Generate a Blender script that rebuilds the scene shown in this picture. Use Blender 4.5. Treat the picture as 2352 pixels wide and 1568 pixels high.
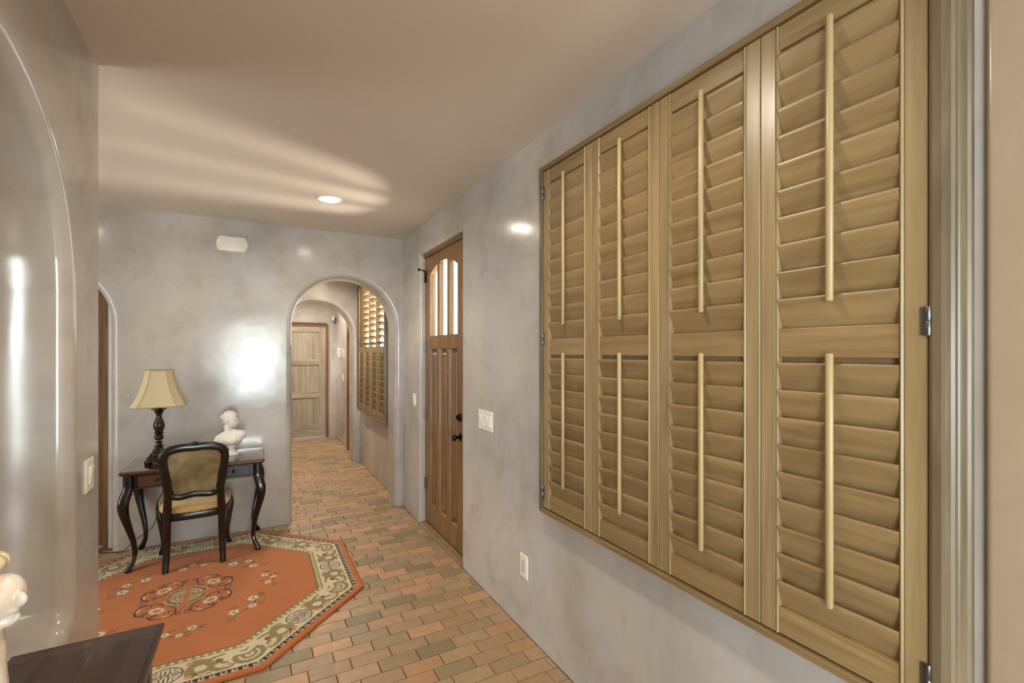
import bpy, bmesh, math, random
import numpy as np
from mathutils import Vector, Matrix
from mathutils.geometry import tessellate_polygon

# ------------------------------------------------------------------ clear
for o in list(bpy.data.objects):
    bpy.data.objects.remove(o, do_unlink=True)
scene = bpy.context.scene
COL = scene.collection
R = math.radians
rnd = random.Random(7)

# ------------------------------------------------------------------ camera, light, exposure
F, CX, HY, HC = 1074.0, 1176.0, 808.0, 1.58
TH = math.atan2(592.0, F)
D = 1.338            # right wall
XL = -0.55           # left wall
YB = 4.757           # wall with the arch
ZC = 2.735           # ceiling
cam = bpy.data.cameras.new('camera')
cam.sensor_fit = 'HORIZONTAL'; cam.sensor_width = 36.0
cam.lens = 36.0 * F / 2352.0
cam.shift_y = (HY - 784.0) / 2352.0
cam.clip_start = 0.02; cam.clip_end = 100
cam_ob = bpy.data.objects.new('camera', cam); COL.objects.link(cam_ob)
cam_ob.location = (0, 0, HC); cam_ob.rotation_euler = (R(90), 0, -TH)
scene.camera = cam_ob

vs = scene.view_settings
scene.display_settings.display_device = 'sRGB'
vs.view_transform = 'Standard'; vs.look = 'None'; vs.gamma = 1.0; vs.use_curve_mapping = False
vs.exposure = 0.18
cy = scene.cycles
cy.max_bounces = 6; cy.diffuse_bounces = 3; cy.glossy_bounces = 3; cy.transmission_bounces = 2; cy.transparent_max_bounces = 6
cy.caustics_reflective = False; cy.caustics_refractive = False

w = bpy.data.worlds.new('sky'); scene.world = w; w.use_nodes = True
bg = w.node_tree.nodes['Background']
bg.inputs[0].default_value = (0.93, 0.97, 1.0, 1); bg.inputs[1].default_value = 6.0

def area(name, loc, rot, sx, sy, power, color, shape='RECTANGLE', spread=180, parent=None):
    l = bpy.data.lights.new(name, 'AREA'); l.shape = shape; l.size = sx; l.size_y = sy
    l.energy = power; l.color = color; l.spread = R(spread)
    o = bpy.data.objects.new(name, l); COL.objects.link(o); o.location = loc; o.rotation_euler = rot
    if parent: o.parent = parent
    return o
# daylight entering by the tall window at the end of the hall behind the camera
area('daylight_rear_window', (0.06, -4.62, 1.3), (R(90), 0, 0), 1.05, 1.75, 190, (0.86, 0.94, 1.0))
# daylight entering by the tall window in the left wall behind the camera
area('daylight_side_window', (XL - 0.13, -1.8, 1.3), (0, R(-90), 0), 1.9, 1.5, 150, (0.78, 0.90, 1.0))
# fill daylight for the alcove, from an added window out of view
area('fill_alcove_window', (-2.62, 3.3, 1.35), (0, R(-90), 0), 1.9, 1.2, 6, (0.92, 0.96, 1.0))
# daylight on the second shuttered window
area('daylight_corridor_window', (1.75, 6.05, 2.05), (0, R(90), 0), 1.0, 1.6, 90, (1.0, 0.95, 0.87))
# sunlight glancing up off the drive through the panes of the front door
area('drive_glint', (2.75, 4.0, 1.42), (0, R(90 + 24), 0), 0.34, 0.34, 110, (1.0, 0.94, 0.84), 'DISK')
CAN_W = 13.5
CAN_C = (1.0, 0.90, 0.765)

# ------------------------------------------------------------------ helpers
def lin(r, g, b, a=1.0):
    f = lambda c: (c / 255.0 / 12.92) if c / 255.0 <= 0.04045 else ((c / 255.0 + 0.055) / 1.055) ** 2.4
    return (f(r), f(g), f(b), a)

def empty(name, loc=(0, 0, 0), rz=0.0, parent=None):
    o = bpy.data.objects.new(name, None); COL.objects.link(o); o.location = loc
    o.rotation_euler = (0, 0, rz); o.empty_display_size = 0.05
    if parent: o.parent = parent
    return o

def tag(o, label=None, cat=None, group=None, kind=None):
    if label: o['label'] = label
    if cat: o['category'] = cat
    if group: o['group'] = group
    if kind: o['kind'] = kind
    return o

def link_mesh(name, me, mat=None, parent=None, loc=None, rot=None):
    if mat is not None:
        me.materials.clear(); me.materials.append(mat)
    o = bpy.data.objects.new(name, me); COL.objects.link(o)
    if parent: o.parent = parent
    if loc is not None: o.location = loc
    if rot is not None: o.rotation_euler = rot
    return o

def build(name, bm, mat, parent=None, smooth=None, bevel=0.0, seg=2, loc=None, rot=None, fix=True):
    """one bmesh -> one mesh object"""
    if fix: bmesh.ops.recalc_face_normals(bm, faces=bm.faces)
    if bevel > 0:
        ed = [e for e in bm.edges if len(e.link_faces) == 2 and e.calc_face_angle(0) > R(35)]
        bmesh.ops.bevel(bm, geom=ed, offset=bevel, segments=seg, affect='EDGES', profile=0.5, clamp_overlap=True)
        bmesh.ops.recalc_face_normals(bm, faces=bm.faces)
    if smooth == 'all':
        for f in bm.faces: f.smooth = True
    elif smooth is not None:
        for f in bm.faces: f.smooth = True
        for e in bm.edges:
            e.smooth = not (len(e.link_faces) == 2 and e.calc_face_angle(0) > R(smooth))
    me = bpy.data.meshes.new(name); bm.to_mesh(me); bm.free()
    return link_mesh(name, me, mat, parent, loc, rot)

def box(bm, x0, x1, y0, y1, z0, z1):
    v = [bm.verts.new(p) for p in ((x0, y0, z0), (x1, y0, z0), (x1, y1, z0), (x0, y1, z0),
                                   (x0, y0, z1), (x1, y0, z1), (x1, y1, z1), (x0, y1, z1))]
    for f in ((3, 2, 1, 0), (4, 5, 6, 7), (0, 1, 5, 4), (1, 2, 6, 5), (2, 3, 7, 6), (3, 0, 4, 7)):
        bm.faces.new([v[i] for i in f])

def bx(x0, x1, y0, y1, z0, z1):
    bm = bmesh.new(); box(bm, min(x0, x1), max(x0, x1), min(y0, y1), max(y0, y1), min(z0, z1), max(z0, z1)); return bm

def loft(bm, loops, cap=True, closed=True):
    rows = [[bm.verts.new(p) for p in lp] for lp in loops]
    n = len(rows[0])
    for a, b in zip(rows, rows[1:]):
        for i in range(n if closed else n - 1):
            j = (i + 1) % n
            bm.faces.new((a[i], a[j], b[j], b[i]))
    if cap and closed:
        bm.faces.new(list(reversed(rows[0]))); bm.faces.new(rows[-1])
    return rows

def lathe(bm, prof, seg=24, cx=0, cy=0):
    loft(bm, [[(cx + r * math.cos(2 * math.pi * i / seg), cy + r * math.sin(2 * math.pi * i / seg), z)
               for i in range(seg)] for r, z in prof])

def tube(bm, pts, rad, seg=8, cap=True, flat=1.0):
    pts = [Vector(p) for p in pts]; n = len(pts)
    rads = rad if isinstance(rad, (list, tuple)) else [rad] * n
    t0 = (pts[1] - pts[0]).normalized()
    up = Vector((0, 0, 1)) if abs(t0.z) < 0.9 else Vector((1, 0, 0))
    u = t0.cross(up).normalized(); loops = []
    for i in range(n):
        t = ((pts[min(i + 1, n - 1)] - pts[max(i - 1, 0)])).normalized()
        u = (u - t * u.dot(t)).normalized(); v = t.cross(u)
        loops.append([pts[i] + u * math.cos(2 * math.pi * k / seg) * rads[i]
                      + v * math.sin(2 * math.pi * k / seg) * rads[i] * flat for k in range(seg)])
    loft(bm, loops, cap)

def smooth_path(pts, n=8):
    """Catmull-Rom through the points"""
    P = [Vector(p) for p in pts]; P = [P[0] * 2 - P[1]] + P + [P[-1] * 2 - P[-2]]
    out = []
    for i in range(1, len(P) - 2):
        for k in range(n):
            t = k / n
            a, b, c, d = P[i - 1], P[i], P[i + 1], P[i + 2]
            out.append(0.5 * ((2 * b) + (c - a) * t + (2 * a - 5 * b + 4 * c - d) * t * t + (3 * b - a - 3 * c + d) * t ** 3))
    out.append(P[-2].copy()); return out

def prism(bm, poly, axis, a0, a1):
    """extrude a 2-D polygon along an axis; poly in the other two coordinates (order x,y,z)"""
    def p(q, a):
        return {'x': (a, q[0], q[1]), 'y': (q[0], a, q[1]), 'z': (q[0], q[1], a)}[axis]
    loft(bm, [[p(q, a0) for q in poly], [p(q, a1) for q in poly]])

def superloop(c, hx, hy, z, n=16, e=3.0, ux=(1, 0), uy=(0, 1)):
    out = []
    for i in range(n):
        a = 2 * math.pi * (i + 0.5) / n
        ca, sa = math.cos(a), math.sin(a)
        x = hx * math.copysign(abs(ca) ** (2 / e), ca); y = hy * math.copysign(abs(sa) ** (2 / e), sa)
        out.append((c[0] + ux[0] * x + uy[0] * y, c[1] + ux[1] * x + uy[1] * y, z))
    return out

# ------------------------------------------------------------------ materials
class N:
    def __init__(self, name):
        self.m = bpy.data.materials.new(name); self.m.use_nodes = True
        self.t = self.m.node_tree; self.n = self.t.nodes; self.l = self.t.links
        self.b = self.n['Principled BSDF']
    def a(self, t, **k):
        x = self.n.new(t)
        for q, v in k.items(): setattr(x, q, v)
        return x
    def k(self, a, b): self.l.new(a, b)
    def coords(self, scale=(1, 1, 1), rand=True, rot=(0, 0, 0)):
        tc = self.a('ShaderNodeTexCoord'); mp = self.a('ShaderNodeMapping'); mp.inputs['Scale'].default_value = scale
        mp.inputs['Rotation'].default_value = rot
        if rand:
            oi = self.a('ShaderNodeObjectInfo'); ml = self.a('ShaderNodeMath', operation='MULTIPLY'); ml.inputs[1].default_value = 37.0
            self.k(oi.outputs['Random'], ml.inputs[0])
            ad = self.a('ShaderNodeVectorMath', operation='ADD')
            self.k(tc.outputs['Object'], ad.inputs[0]); self.k(ml.outputs[0], ad.inputs[1]); self.k(ad.outputs[0], mp.inputs[0])
        else: self.k(tc.outputs['Object'], mp.inputs[0])
        return mp.outputs[0]
    def noise(self, vec, scale, detail=5, rough=0.55, dist=0.0):
        x = self.a('ShaderNodeTexNoise'); x.inputs['Scale'].default_value = scale; x.inputs['Detail'].default_value = detail
        x.inputs['Roughness'].default_value = rough; x.inputs['Distortion'].default_value = dist
        if vec is not None: self.k(vec, x.inputs['Vector'])
        return x.outputs[0]
    def ramp(self, fac, stops, interp='LINEAR'):
        x = self.a('ShaderNodeValToRGB'); r = x.color_ramp; r.interpolation = interp
        while len(r.elements) > 1: r.elements.remove(r.elements[-1])
        r.elements[0].position = stops[0][0]; r.elements[0].color = stops[0][1]
        for p, c in stops[1:]:
            e = r.elements.new(p); e.color = c
        self.k(fac, x.inputs[0]); return x.outputs[0]
    def mix(self, fac, a, b, blend='MIX'):
        x = self.a('ShaderNodeMix', data_type='RGBA', blend_type=blend)
        for s, v in ((x.inputs['Factor'], fac), (x.inputs['A'], a), (x.inputs['B'], b)):
            if isinstance(v, (int, float)): s.default_value = v
            elif isinstance(v, tuple): s.default_value = v
            else: self.k(v, s)
        return x.outputs['Result']
    def maprange(self, v, a, b, c, d):
        x = self.a('ShaderNodeMapRange')
        for i, q in enumerate((a, b, c, d)): x.inputs[i + 1].default_value = q
        self.k(v, x.inputs[0]); return x.outputs[0]
    def bump(self, h, strength, dist=0.01, prev=None):
        x = self.a('ShaderNodeBump'); x.inputs['Strength'].default_value = strength; x.inputs['Distance'].default_value = dist
        self.k(h, x.inputs['Height'])
        if prev is not None: self.k(prev, x.inputs['Normal'])
        return x.outputs[0]
    def out(self, color=None, rough=None, normal=None, **kw):
        for s, v in (('Base Color', color), ('Roughness', rough), ('Normal', normal)):
            if v is None: continue
            if isinstance(v, (int, float, tuple)): self.b.inputs[s].default_value = v
            else: self.k(v, self.b.inputs[s])
        for q, v in kw.items(): self.b.inputs[q.replace('_', ' ')].default_value = v
        return self.m

def plaster(name, ca, cb, cc, r0, r1, spec=0.5, bumps=0.05, vert=True, cd=None, mott=0.42):
    n = N(name); v = n.coords(rand=False); vv = n.coords((1.5, 1.5, 0.6), False)
    big = n.noise(v, 1.1, 3, 0.5, 0.3)
    col = n.ramp(big, [(0.32, ca), (0.66, cb)])
    st = n.noise(vv if vert else v, 2.4, 3, 0.55, 0.2)
    col = n.mix(n.maprange(st, 0.4, 0.75, 0, 0.7), col, cc)
    sm = n.noise(v, 4.2, 4, 0.62, 0.35)
    col = n.mix(n.maprange(sm, 0.48, 0.72, 0, mott), col, cd or ca)
    fl = n.noise(n.coords((3, 3, 1.2), False), 5.5, 3, 0.6, 0.2)
    col = n.mix(n.maprange(fl, 0.55, 0.75, 0, mott * 0.6), col, cb)
    rg = n.maprange(n.noise(v, 3.3, 1, 0.55, 0.0), 0.3, 0.7, r0, r1)
    b = n.bump(n.noise(v, 2.6, 3, 0.5), bumps, 0.05)
    return n.out(col, rg, b, Specular_IOR_Level=spec)

def wood(name, dark, mid, light, axis, rough=0.4, grain=22.0, spec=0.5, bumps=0.06, var=0.35):
    n = N(name); sc = [grain] * 3; sc['xyz'.index(axis)] = grain * 0.07
    v = n.coords(tuple(sc)); v2 = n.coords(tuple(s * 0.12 for s in sc))
    g = n.noise(v, 1.0, 4, 0.6, 0.6); big = n.noise(v2, 1.0, 2, 0.55, 1.2)
    col = n.ramp(g, [(0.25, dark), (0.5, mid), (0.78, light)])
    col = n.mix(n.maprange(big, 0.35, 0.7, 0, 0.5), col, mid)
    oi = n.a('ShaderNodeObjectInfo')
    hs = n.a('ShaderNodeHueSaturation'); n.k(n.maprange(oi.outputs['Random'], 0, 1, 1 - var * 0.5, 1 + var * 0.5), hs.inputs['Value'])
    n.k(col, hs.inputs['Color'])
    b = n.bump(g, bumps, 0.004)
    return n.out(hs.outputs[0], n.maprange(big, 0.3, 0.7, rough - 0.06, rough + 0.08), b, Specular_IOR_Level=spec)

def plain(name, c, rough=0.5, metal=0.0, spec=0.5, nz=0.0, nscale=20, coat=0.0):
    n = N(name); v = n.coords()
    g = n.noise(v, nscale, 4)
    dark = tuple(x * (1 - nz) for x in c[:3]) + (1,)
    col = n.mix(n.maprange(g, 0.3, 0.7, 0, 1), dark, c) if nz > 0 else c
    b = n.bump(g, 0.02, 0.003)
    return n.out(col, rough, b, Metallic=metal, Specular_IOR_Level=spec, Coat_Weight=coat)

M = {}
M['plaster'] = plaster('polished_plaster', lin(164, 156, 147), lin(198, 189, 177), lin(184, 180, 180), 0.12, 0.19, 0.55, cd=lin(154, 139, 122))
M['ceiling'] = plaster('ceiling_plaster', lin(206, 190, 174), lin(214, 198, 181), lin(210, 194, 178), 0.42, 0.52, 0.4, 0.015, False, mott=0.15)
SH = (lin(114, 90, 57), lin(136, 111, 74), lin(153, 128, 89))
M['shutter_h'] = wood('shutter_wood_level', *SH, 'y', 0.36, 30, 0.5, 0.05, 0.14)
M['shutter_v'] = wood('shutter_wood_upright', lin(119, 97, 65), lin(142, 119, 83), lin(160, 138, 101), 'z', 0.34, 30, 0.5, 0.05, 0.08)
M['rod'] = wood('tilt_rod_wood', lin(138, 116, 78), lin(166, 143, 102), lin(186, 164, 122), 'z', 0.34, 30, 0.5, 0.04, 0.06)
M['moulding_h'] = wood('moulding_wood_level', lin(94, 72, 44), lin(126, 101, 66), lin(152, 127, 88), 'y', 0.36, 34, 0.5, 0.08, 0.05)
M['moulding_v'] = wood('moulding_wood_upright', lin(72, 59, 41), lin(100, 85, 63), lin(132, 117, 93), 'z', 0.3, 34, 0.6, 0.05, 0.05)
M['door_wood'] = wood('front_door_wood', lin(80, 54, 27), lin(124, 88, 48), lin(156, 118, 72), 'z', 0.36, 24, 0.5, 0.08, 0.12)
M['alcove_door'] = wood('alcove_door_wood', lin(62, 38, 14), lin(112, 76, 32), lin(140, 100, 50), 'z', 0.45, 24)
M['grey_door'] = wood('weathered_door_wood', lin(132, 120, 100), lin(172, 160, 140), lin(204, 194, 174), 'z', 0.55, 18, 0.4, 0.1, 0.14)
M['grey_door_h'] = wood('weathered_rail_wood', lin(130, 118, 98), lin(172, 160, 140), lin(206, 198, 178), 'x', 0.55, 18, 0.4, 0.1, 0.14)
M['brown_trim'] = wood('brown_casing_wood', lin(80, 52, 26), lin(124, 86, 48), lin(150, 110, 66), 'z', 0.45, 24)
M['dark_wood'] = wood('dark_desk_wood', lin(9, 7, 6), lin(16, 11, 8), lin(44, 23, 13), 'z', 0.2, 16, 0.6, 0.02, 0.1)
M['desk_top'] = wood('desk_top_wood', lin(22, 14, 11), lin(42, 27, 20), lin(66, 42, 30), 'x', 0.12, 18, 1.0, 0.004, 0.05)
for s_, v_ in (('Coat Weight', 1.0), ('Coat IOR', 2.0), ('Coat Roughness', 0.04)): M['desk_top'].node_tree.nodes['Principled BSDF'].inputs[s_].default_value = v_
M['desk_edge'] = wood('desk_edge_wood', lin(40, 20, 10), lin(82, 44, 22), lin(120, 68, 34), 'x', 0.22, 18, 0.6, 0.02, 0.05)
M['console_y'] = wood('console_wood_along', lin(38, 26, 22), lin(62, 44, 38), lin(86, 63, 54), 'y', 0.12, 20, 0.6, 0.015, 0.3)
M['console_x'] = wood('console_wood_across', lin(42, 29, 25), lin(66, 48, 42), lin(90, 67, 58), 'x', 0.12, 20, 0.6, 0.015, 0.2)
M['console_z'] = wood('console_wood_upright', lin(38, 26, 22), lin(60, 43, 37), lin(80, 58, 50), 'z', 0.25, 20, 0.6, 0.015, 0.1)
M['black_metal'] = plain('black_bronze', lin(24, 22, 22), 0.28, 0.6, 0.5)
M['hinge'] = plain('gunmetal_hinge', lin(112, 112, 116), 0.32, 0.9, 0.5)
M['white_plastic'] = plain('ivory_plastic', lin(232, 226, 212), 0.3, 0, 0.5)
M['white_trim'] = plain('white_enamel', lin(238, 234, 226), 0.35)
M['slot'] = plain('grey_plastic', lin(196, 188, 172), 0.35)
M['cord'] = plain('black_cord', lin(24, 18, 16), 0.5)
M['threshold'] = plain('worn_oak_threshold', lin(150, 120, 86), 0.45, 0, 0.5, 0.3, 30)
M['rubber'] = plain('black_rubber', lin(16, 14, 13), 0.7)
M['shade'] = plain('cream_silk', lin(200, 184, 150), 0.75, 0, 0.2, 0.06, 60)
M['piping'] = plain('tan_piping', lin(182, 160, 118), 0.7, 0, 0.2)
M['lamp_body'] = None
M['bust'] = plain('white_plaster_cast', lin(236, 228, 214), 0.55, 0, 0.3, 0.05, 30)
M['pavement'] = plain('pale_paving', lin(214, 204, 190), 0.8, 0, 0.2, 0.1, 6)

def _lamp():
    n = N('bronzed_resin'); v = n.coords(); g = n.noise(v, 55, 5, 0.6, 0.5)
    c = n.ramp(g, [(0.35, lin(16, 11, 9)), (0.55, lin(42, 30, 22)), (0.72, lin(120, 92, 62))])
    return n.out(c, 0.26, n.bump(g, 0.25, 0.004), Metallic=0.25)
M['lamp_body'] = _lamp()

def _velvet(name, a, b, c):
    n = N(name); v = n.coords(); g = n.noise(v, 9, 5, 0.6, 0.8); f = n.noise(v, 240, 3)
    col = n.ramp(g, [(0.3, a), (0.5, b), (0.7, c)])
    return n.out(col, 0.85, n.bump(f, 0.12, 0.002), Specular_IOR_Level=0.2, Sheen_Weight=0.35)
M['velvet_back'] = _velvet('olive_velvet', lin(112, 96, 66), lin(134, 117, 82), lin(152, 136, 100))
M['velvet_seat'] = _velvet('gold_velvet', lin(176, 138, 80), lin(200, 164, 106), lin(212, 180, 124))

def _figurine():
    n = N('glazed_figurine'); v = n.coords(); g = n.noise(v, 9, 4, 0.6, 1.0)
    c = n.ramp(g, [(0.3, lin(206, 168, 132)), (0.45, lin(232, 216, 196)), (0.62, lin(240, 234, 224)), (0.8, lin(222, 190, 150))])
    return n.out(c, 0.28, n.bump(g, 0.1, 0.01))
M['figurine'] = _figurine()

def _brick():
    n = N('brick_paver'); oi = n.a('ShaderNodeObjectInfo'); ge = n.a('ShaderNodeNewGeometry')
    ad = n.a('ShaderNodeMath', operation='ADD'); n.k(oi.outputs['Random'], ad.inputs[0]); n.k(ge.outputs['Random Per Island'], ad.inputs[1])
    fr = n.a('ShaderNodeMath', operation='FRACT'); n.k(ad.outputs[0], fr.inputs[0])
    tones = [(0.0, lin(170, 140, 104)), (0.16, lin(163, 133, 99)), (0.30, lin(174, 138, 102)), (0.42, lin(154, 130, 98)), (0.54, lin(164, 130, 96)),
             (0.66, lin(132, 116, 84)), (0.75, lin(146, 126, 92)), (0.86, lin(190, 145, 104)), (0.95, lin(176, 133, 94))]
    col = n.ramp(fr.outputs[0], tones, 'CONSTANT')
    v = n.coords(rand=False); gp = n.a('ShaderNodeNewGeometry')
    mp = n.a('ShaderNodeMapping'); n.k(gp.outputs['Position'], mp.inputs[0])
    g = n.noise(mp.outputs[0], 14, 4, 0.65, 0.6); f = n.noise(mp.outputs[0], 110, 2, 0.6, 1.0)
    col = n.mix(n.maprange(g, 0.35, 0.7, 0, 0.3), col, lin(128, 100, 70))
    b = n.bump(f, 0.28, 0.003); b = n.bump(g, 0.12, 0.006, b)
    return n.out(col, n.maprange(g, 0.3, 0.7, 0.36, 0.5), b, Specular_IOR_Level=0.5)
M['brick'] = _brick()
M['mortar'] = plain('dark_mortar', lin(104, 78, 52), 0.85, 0, 0.2, 0.3, 40)

def _glass():
    n = N('clear_glass'); tr = n.a('ShaderNodeBsdfTransparent'); gl = n.a('ShaderNodeBsdfGlossy'); gl.inputs['Roughness'].default_value = 0.02
    tr.inputs[0].default_value = (0.94, 0.96, 0.95, 1)
    mx = n.a('ShaderNodeMixShader'); mx.inputs[0].default_value = 0.06; n.k(tr.outputs[0], mx.inputs[1]); n.k(gl.outputs[0], mx.inputs[2])
    n.k(mx.outputs[0], n.n['Material Output'].inputs[0]); n.n.remove(n.b); return n.m
M['glass'] = _glass()

def _emit(name, c, s):
    n = N(name); e = n.a('ShaderNodeEmission'); e.inputs[0].default_value = c; e.inputs[1].default_value = s
    n.k(e.outputs[0], n.n['Material Output'].inputs[0]); n.n.remove(n.b); return n.m
M['lens'] = _emit('lit_lamp_lens', (1.0, 0.9, 0.74, 1), 24.0)

# ------------------------------------------------------------------ walls with rounded openings
def offset_path(path, o, closed):
    n = len(path); out = []
    for i in range(n):
        def nrm(a, b):
            t = (b[0] - a[0], b[1] - a[1]); L = math.hypot(*t) or 1.0
            return (-t[1] / L, t[0] / L)
        if closed: n1, n2 = nrm(path[i - 1], path[i]), nrm(path[i], path[(i + 1) % n])
        else:
            n1 = nrm(path[i - 1], path[i]) if i > 0 else nrm(path[0], path[1])
            n2 = nrm(path[i], path[i + 1]) if i < n - 1 else n1
        k = 1.0 + n1[0] * n2[0] + n1[1] * n2[1]
        out.append((path[i][0] + o * (n1[0] + n2[0]) / k, path[i][1] + o * (n1[1] + n2[1]) / k))
    return out

def arch_path(s0, s1, zs, z0=0.0, n=28):
    c, r = (s0 + s1) / 2, (s1 - s0) / 2
    return [(s0, z0)] + [(c - r * math.cos(math.pi * i / n), zs + r * math.sin(math.pi * i / n)) for i in range(n + 1)] + [(s1, z0)]

def rect_path(s0, s1, z0, z1, rc=0.0, n=5, closed=False):
    p = [(s0, z0)]
    if rc > 0:
        p += [(s0 + rc - rc * math.cos(math.pi / 2 * i / n), z1 - rc + rc * math.sin(math.pi / 2 * i / n)) for i in range(n + 1)]
        p += [(s1 - rc + rc * math.sin(math.pi / 2 * i / n), z1 - rc + rc * math.cos(math.pi / 2 * i / n)) for i in range(n + 1)]
    else: p += [(s0, z1), (s1, z1)]
    return p + [(s1, z0)]

def niche_path(s0, s1, zs, z0, rc, n=28, m=6):
    c, r = (s0 + s1) / 2, (s1 - s0) / 2
    p = [(s0 + rc - rc * math.sin(math.pi / 2 * i / m), z0 + rc - rc * math.cos(math.pi / 2 * i / m)) for i in range(m + 1)]
    p += [(c - r * math.cos(math.pi * i / n), zs + r * math.sin(math.pi * i / n)) for i in range(n + 1)]
    p += [(s1 - rc + rc * math.cos(math.pi / 2 * i / m), z0 + rc - rc * math.sin(math.pi / 2 * i / m)) for i in range(m + 1)]
    return p

def wall(name, P, s0, s1, thick, openings, mat, z0=0.0, z1=ZC, parent=None):
    """P(s, z, t) -> point; openings: dict(path, closed, r, depth or None)"""
    bm = bmesh.new(); K = 7
    def face(pts, t, flip=False):
        pass
    def side(t, back):
        outer = [(s0, z0)]; holes = []
        for o in sorted([q for q in openings if not q['closed']], key=lambda q: q['path'][0][0]):
            if back and o.get('depth'): continue
            outer += offset_path(o['path'], o['r'], False)
        outer += [(s1, z0), (s1, z1), (s0, z1)]
        for o in openings:
            if o['closed'] and not (back and o.get('depth')): holes.append(offset_path(o['path'], o['r'], True))
        polys = [[Vector((p[0], p[1], 0)) for p in q] for q in [outer] + holes]
        flat = [p for q in polys for p in q]
        vs = [bm.verts.new(P(p.x, p.y, t)) for p in flat]
        for tri in tessellate_polygon(polys):
            try:
                f = bm.faces.new([vs[i] for i in tri]); f.smooth = False
            except ValueError: pass
    side(0.0, False); side(thick, True)
    for o in openings:
        r = o['r']; dp = o.get('depth') or thick; rows = []
        for k in range(K + 1):
            a = math.pi / 2 * k / K
            rows.append((r * (1 - math.sin(a)), r * (1 - math.cos(a))))
        if not o.get('depth'):
            for k in range(K, -1, -1):
                a = math.pi / 2 * k / K
                rows.append((r * (1 - math.sin(a)), dp - r * (1 - math.cos(a))))
        else: rows.append((0.0, dp))
        loops = [[bm.verts.new(P(q[0], q[1], t)) for q in offset_path(o['path'], off, o['closed'])] for off, t in rows]
        n = len(o['path'])
        for a, b in zip(loops, loops[1:]):
            for i in range(n if o['closed'] else n - 1):
                j = (i + 1) % n
                f = bm.faces.new((a[i], a[j], b[j], b[i])); f.smooth = True
        if o.get('depth'):
            pl = [Vector((q[0], q[1], 0)) for q in o['path']]
            for tri in tessellate_polygon([pl]):
                f = bm.faces.new([loops[-1][i] for i in tri]); f.smooth = False
    for (a, b) in (((s0, z0), (s0, z1)), ((s1, z0), (s1, z1)), ((s0, z1), (s1, z1))):
        f = bm.faces.new([bm.verts.new(P(*a, 0)), bm.verts.new(P(*b, 0)), bm.verts.new(P(*b, thick)), bm.verts.new(P(*a, thick))])
    bmesh.ops.remove_doubles(bm, verts=bm.verts, dist=1e-5)
    o = build(name, bm, mat, parent)
    if not parent: o['kind'] = 'structure'
    return o

PL = M['plaster']
WIN = dict(y0=0.50, y1=1.95, z0=0.84, z1=2.44)     # window opening behind a shutter, first window
SHIFT = 4.83                                       # second window further down the same wall
DOOR = (3.19, 4.19, 2.475)
wall_right = wall('wall_right', lambda s, z, t: (D + t, s, z), -4.6, 9.6, 0.22, [
    dict(path=rect_path(DOOR[0], DOOR[1], 0, DOOR[2], 0.03), closed=False, r=0.022),
    dict(path=rect_path(WIN['y0'], WIN['y1'], WIN['z0'], WIN['z1']), closed=True, r=0.004),
    dict(path=rect_path(WIN['y0'] + SHIFT, WIN['y1'] + SHIFT, WIN['z0'], WIN['z1']), closed=True, r=0.004)], PL)
# shallow pier at the near end of the right wall
bm = bmesh.new(); q = 0.014; pr_ = [(D + 0.01, -4.6), (D - q, -4.6)]
for i in range(7):
    a = math.pi / 2 * i / 6
    pr_.append((D - q + 0.013 * (1 - math.cos(a)), 0.376 - 0.013 + 0.013 * math.sin(a)))
pr_.append((D + 0.01, 0.376)); prism(bm, pr_, 'z', 0.0, ZC)
build('pier', bm, plaster('tan_plaster', lin(150, 130, 108), lin(168, 147, 123), lin(160, 142, 122), 0.2, 0.3, 0.4, cd=lin(142, 120, 97)), wall_right, smooth=30)

wall_back = wall('wall_back', lambda s, z, t: (s, YB + t, z), -2.7, D, 0.30, [
    dict(path=arch_path(0.305, 1.253, 1.828), closed=False, r=0.05),
    dict(path=arch_path(-1.97, -0.99, 1.80), closed=False, r=0.05)], PL)
wall('door_surround', lambda s, z, t: (s, YB + 0.10 + t, z), -2.08, -0.90, 0.16, [
    dict(path=rect_path(-1.92, -1.035, 0, 2.09, 0.05), closed=False, r=0.03)], PL, z1=2.45, parent=wall_back)
wall('wall_middle', lambda s, z, t: (s, 6.99 + t, z), 0.0, D, 0.30, [
    dict(path=arch_path(0.285, 1.233, 1.815), closed=False, r=0.05)], PL)
wall('wall_far', lambda s, z, t: (s, 9.27 + t, z), 0.0, D, 0.20, [
    dict(path=rect_path(0.24, 1.215, 0, 2.10, 0.06), closed=False, r=0.05)], PL)
wall('wall_left', lambda s, z, t: (XL - t, s, z), -4.6, 2.453, 0.52, [
    dict(path=niche_path(0.941, 2.141, 1.785, 0.648, 0.07), closed=True, r=0.045, depth=0.42),
    dict(path=rect_path(-2.6, -1.0, 0.3, 2.3), closed=True, r=0.03)], PL)
wall('wall_corridor', lambda s, z, t: (0.06 - t, s, z), YB + 0.30, 9.6, 0.10, [], PL)
wall('wall_alcove_front', lambda s, z, t: (s, 2.453 - t, z), -2.7, XL - 0.52, 0.10, [], PL)
wall('wall_alcove', lambda s, z, t: (-2.6 - t, s, z), 2.3, YB + 0.1, 0.12, [
    dict(path=rect_path(2.7, 3.9, 0.35, 2.3), closed=True, r=0.02)], PL)
wall('wall_rear', lambda s, z, t: (s, -4.5 - t, z), XL - 0.1, D, 0.14, [
    dict(path=rect_path(-0.47, 0.58, 0.42, 2.18), closed=True, r=0.02)], PL)

bm = bx(-2.9, D + 0.22, -4.7, 9.7, ZC, ZC + 0.12); o = build('ceiling', bm, M['ceiling']); o['kind'] = 'structure'

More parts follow.
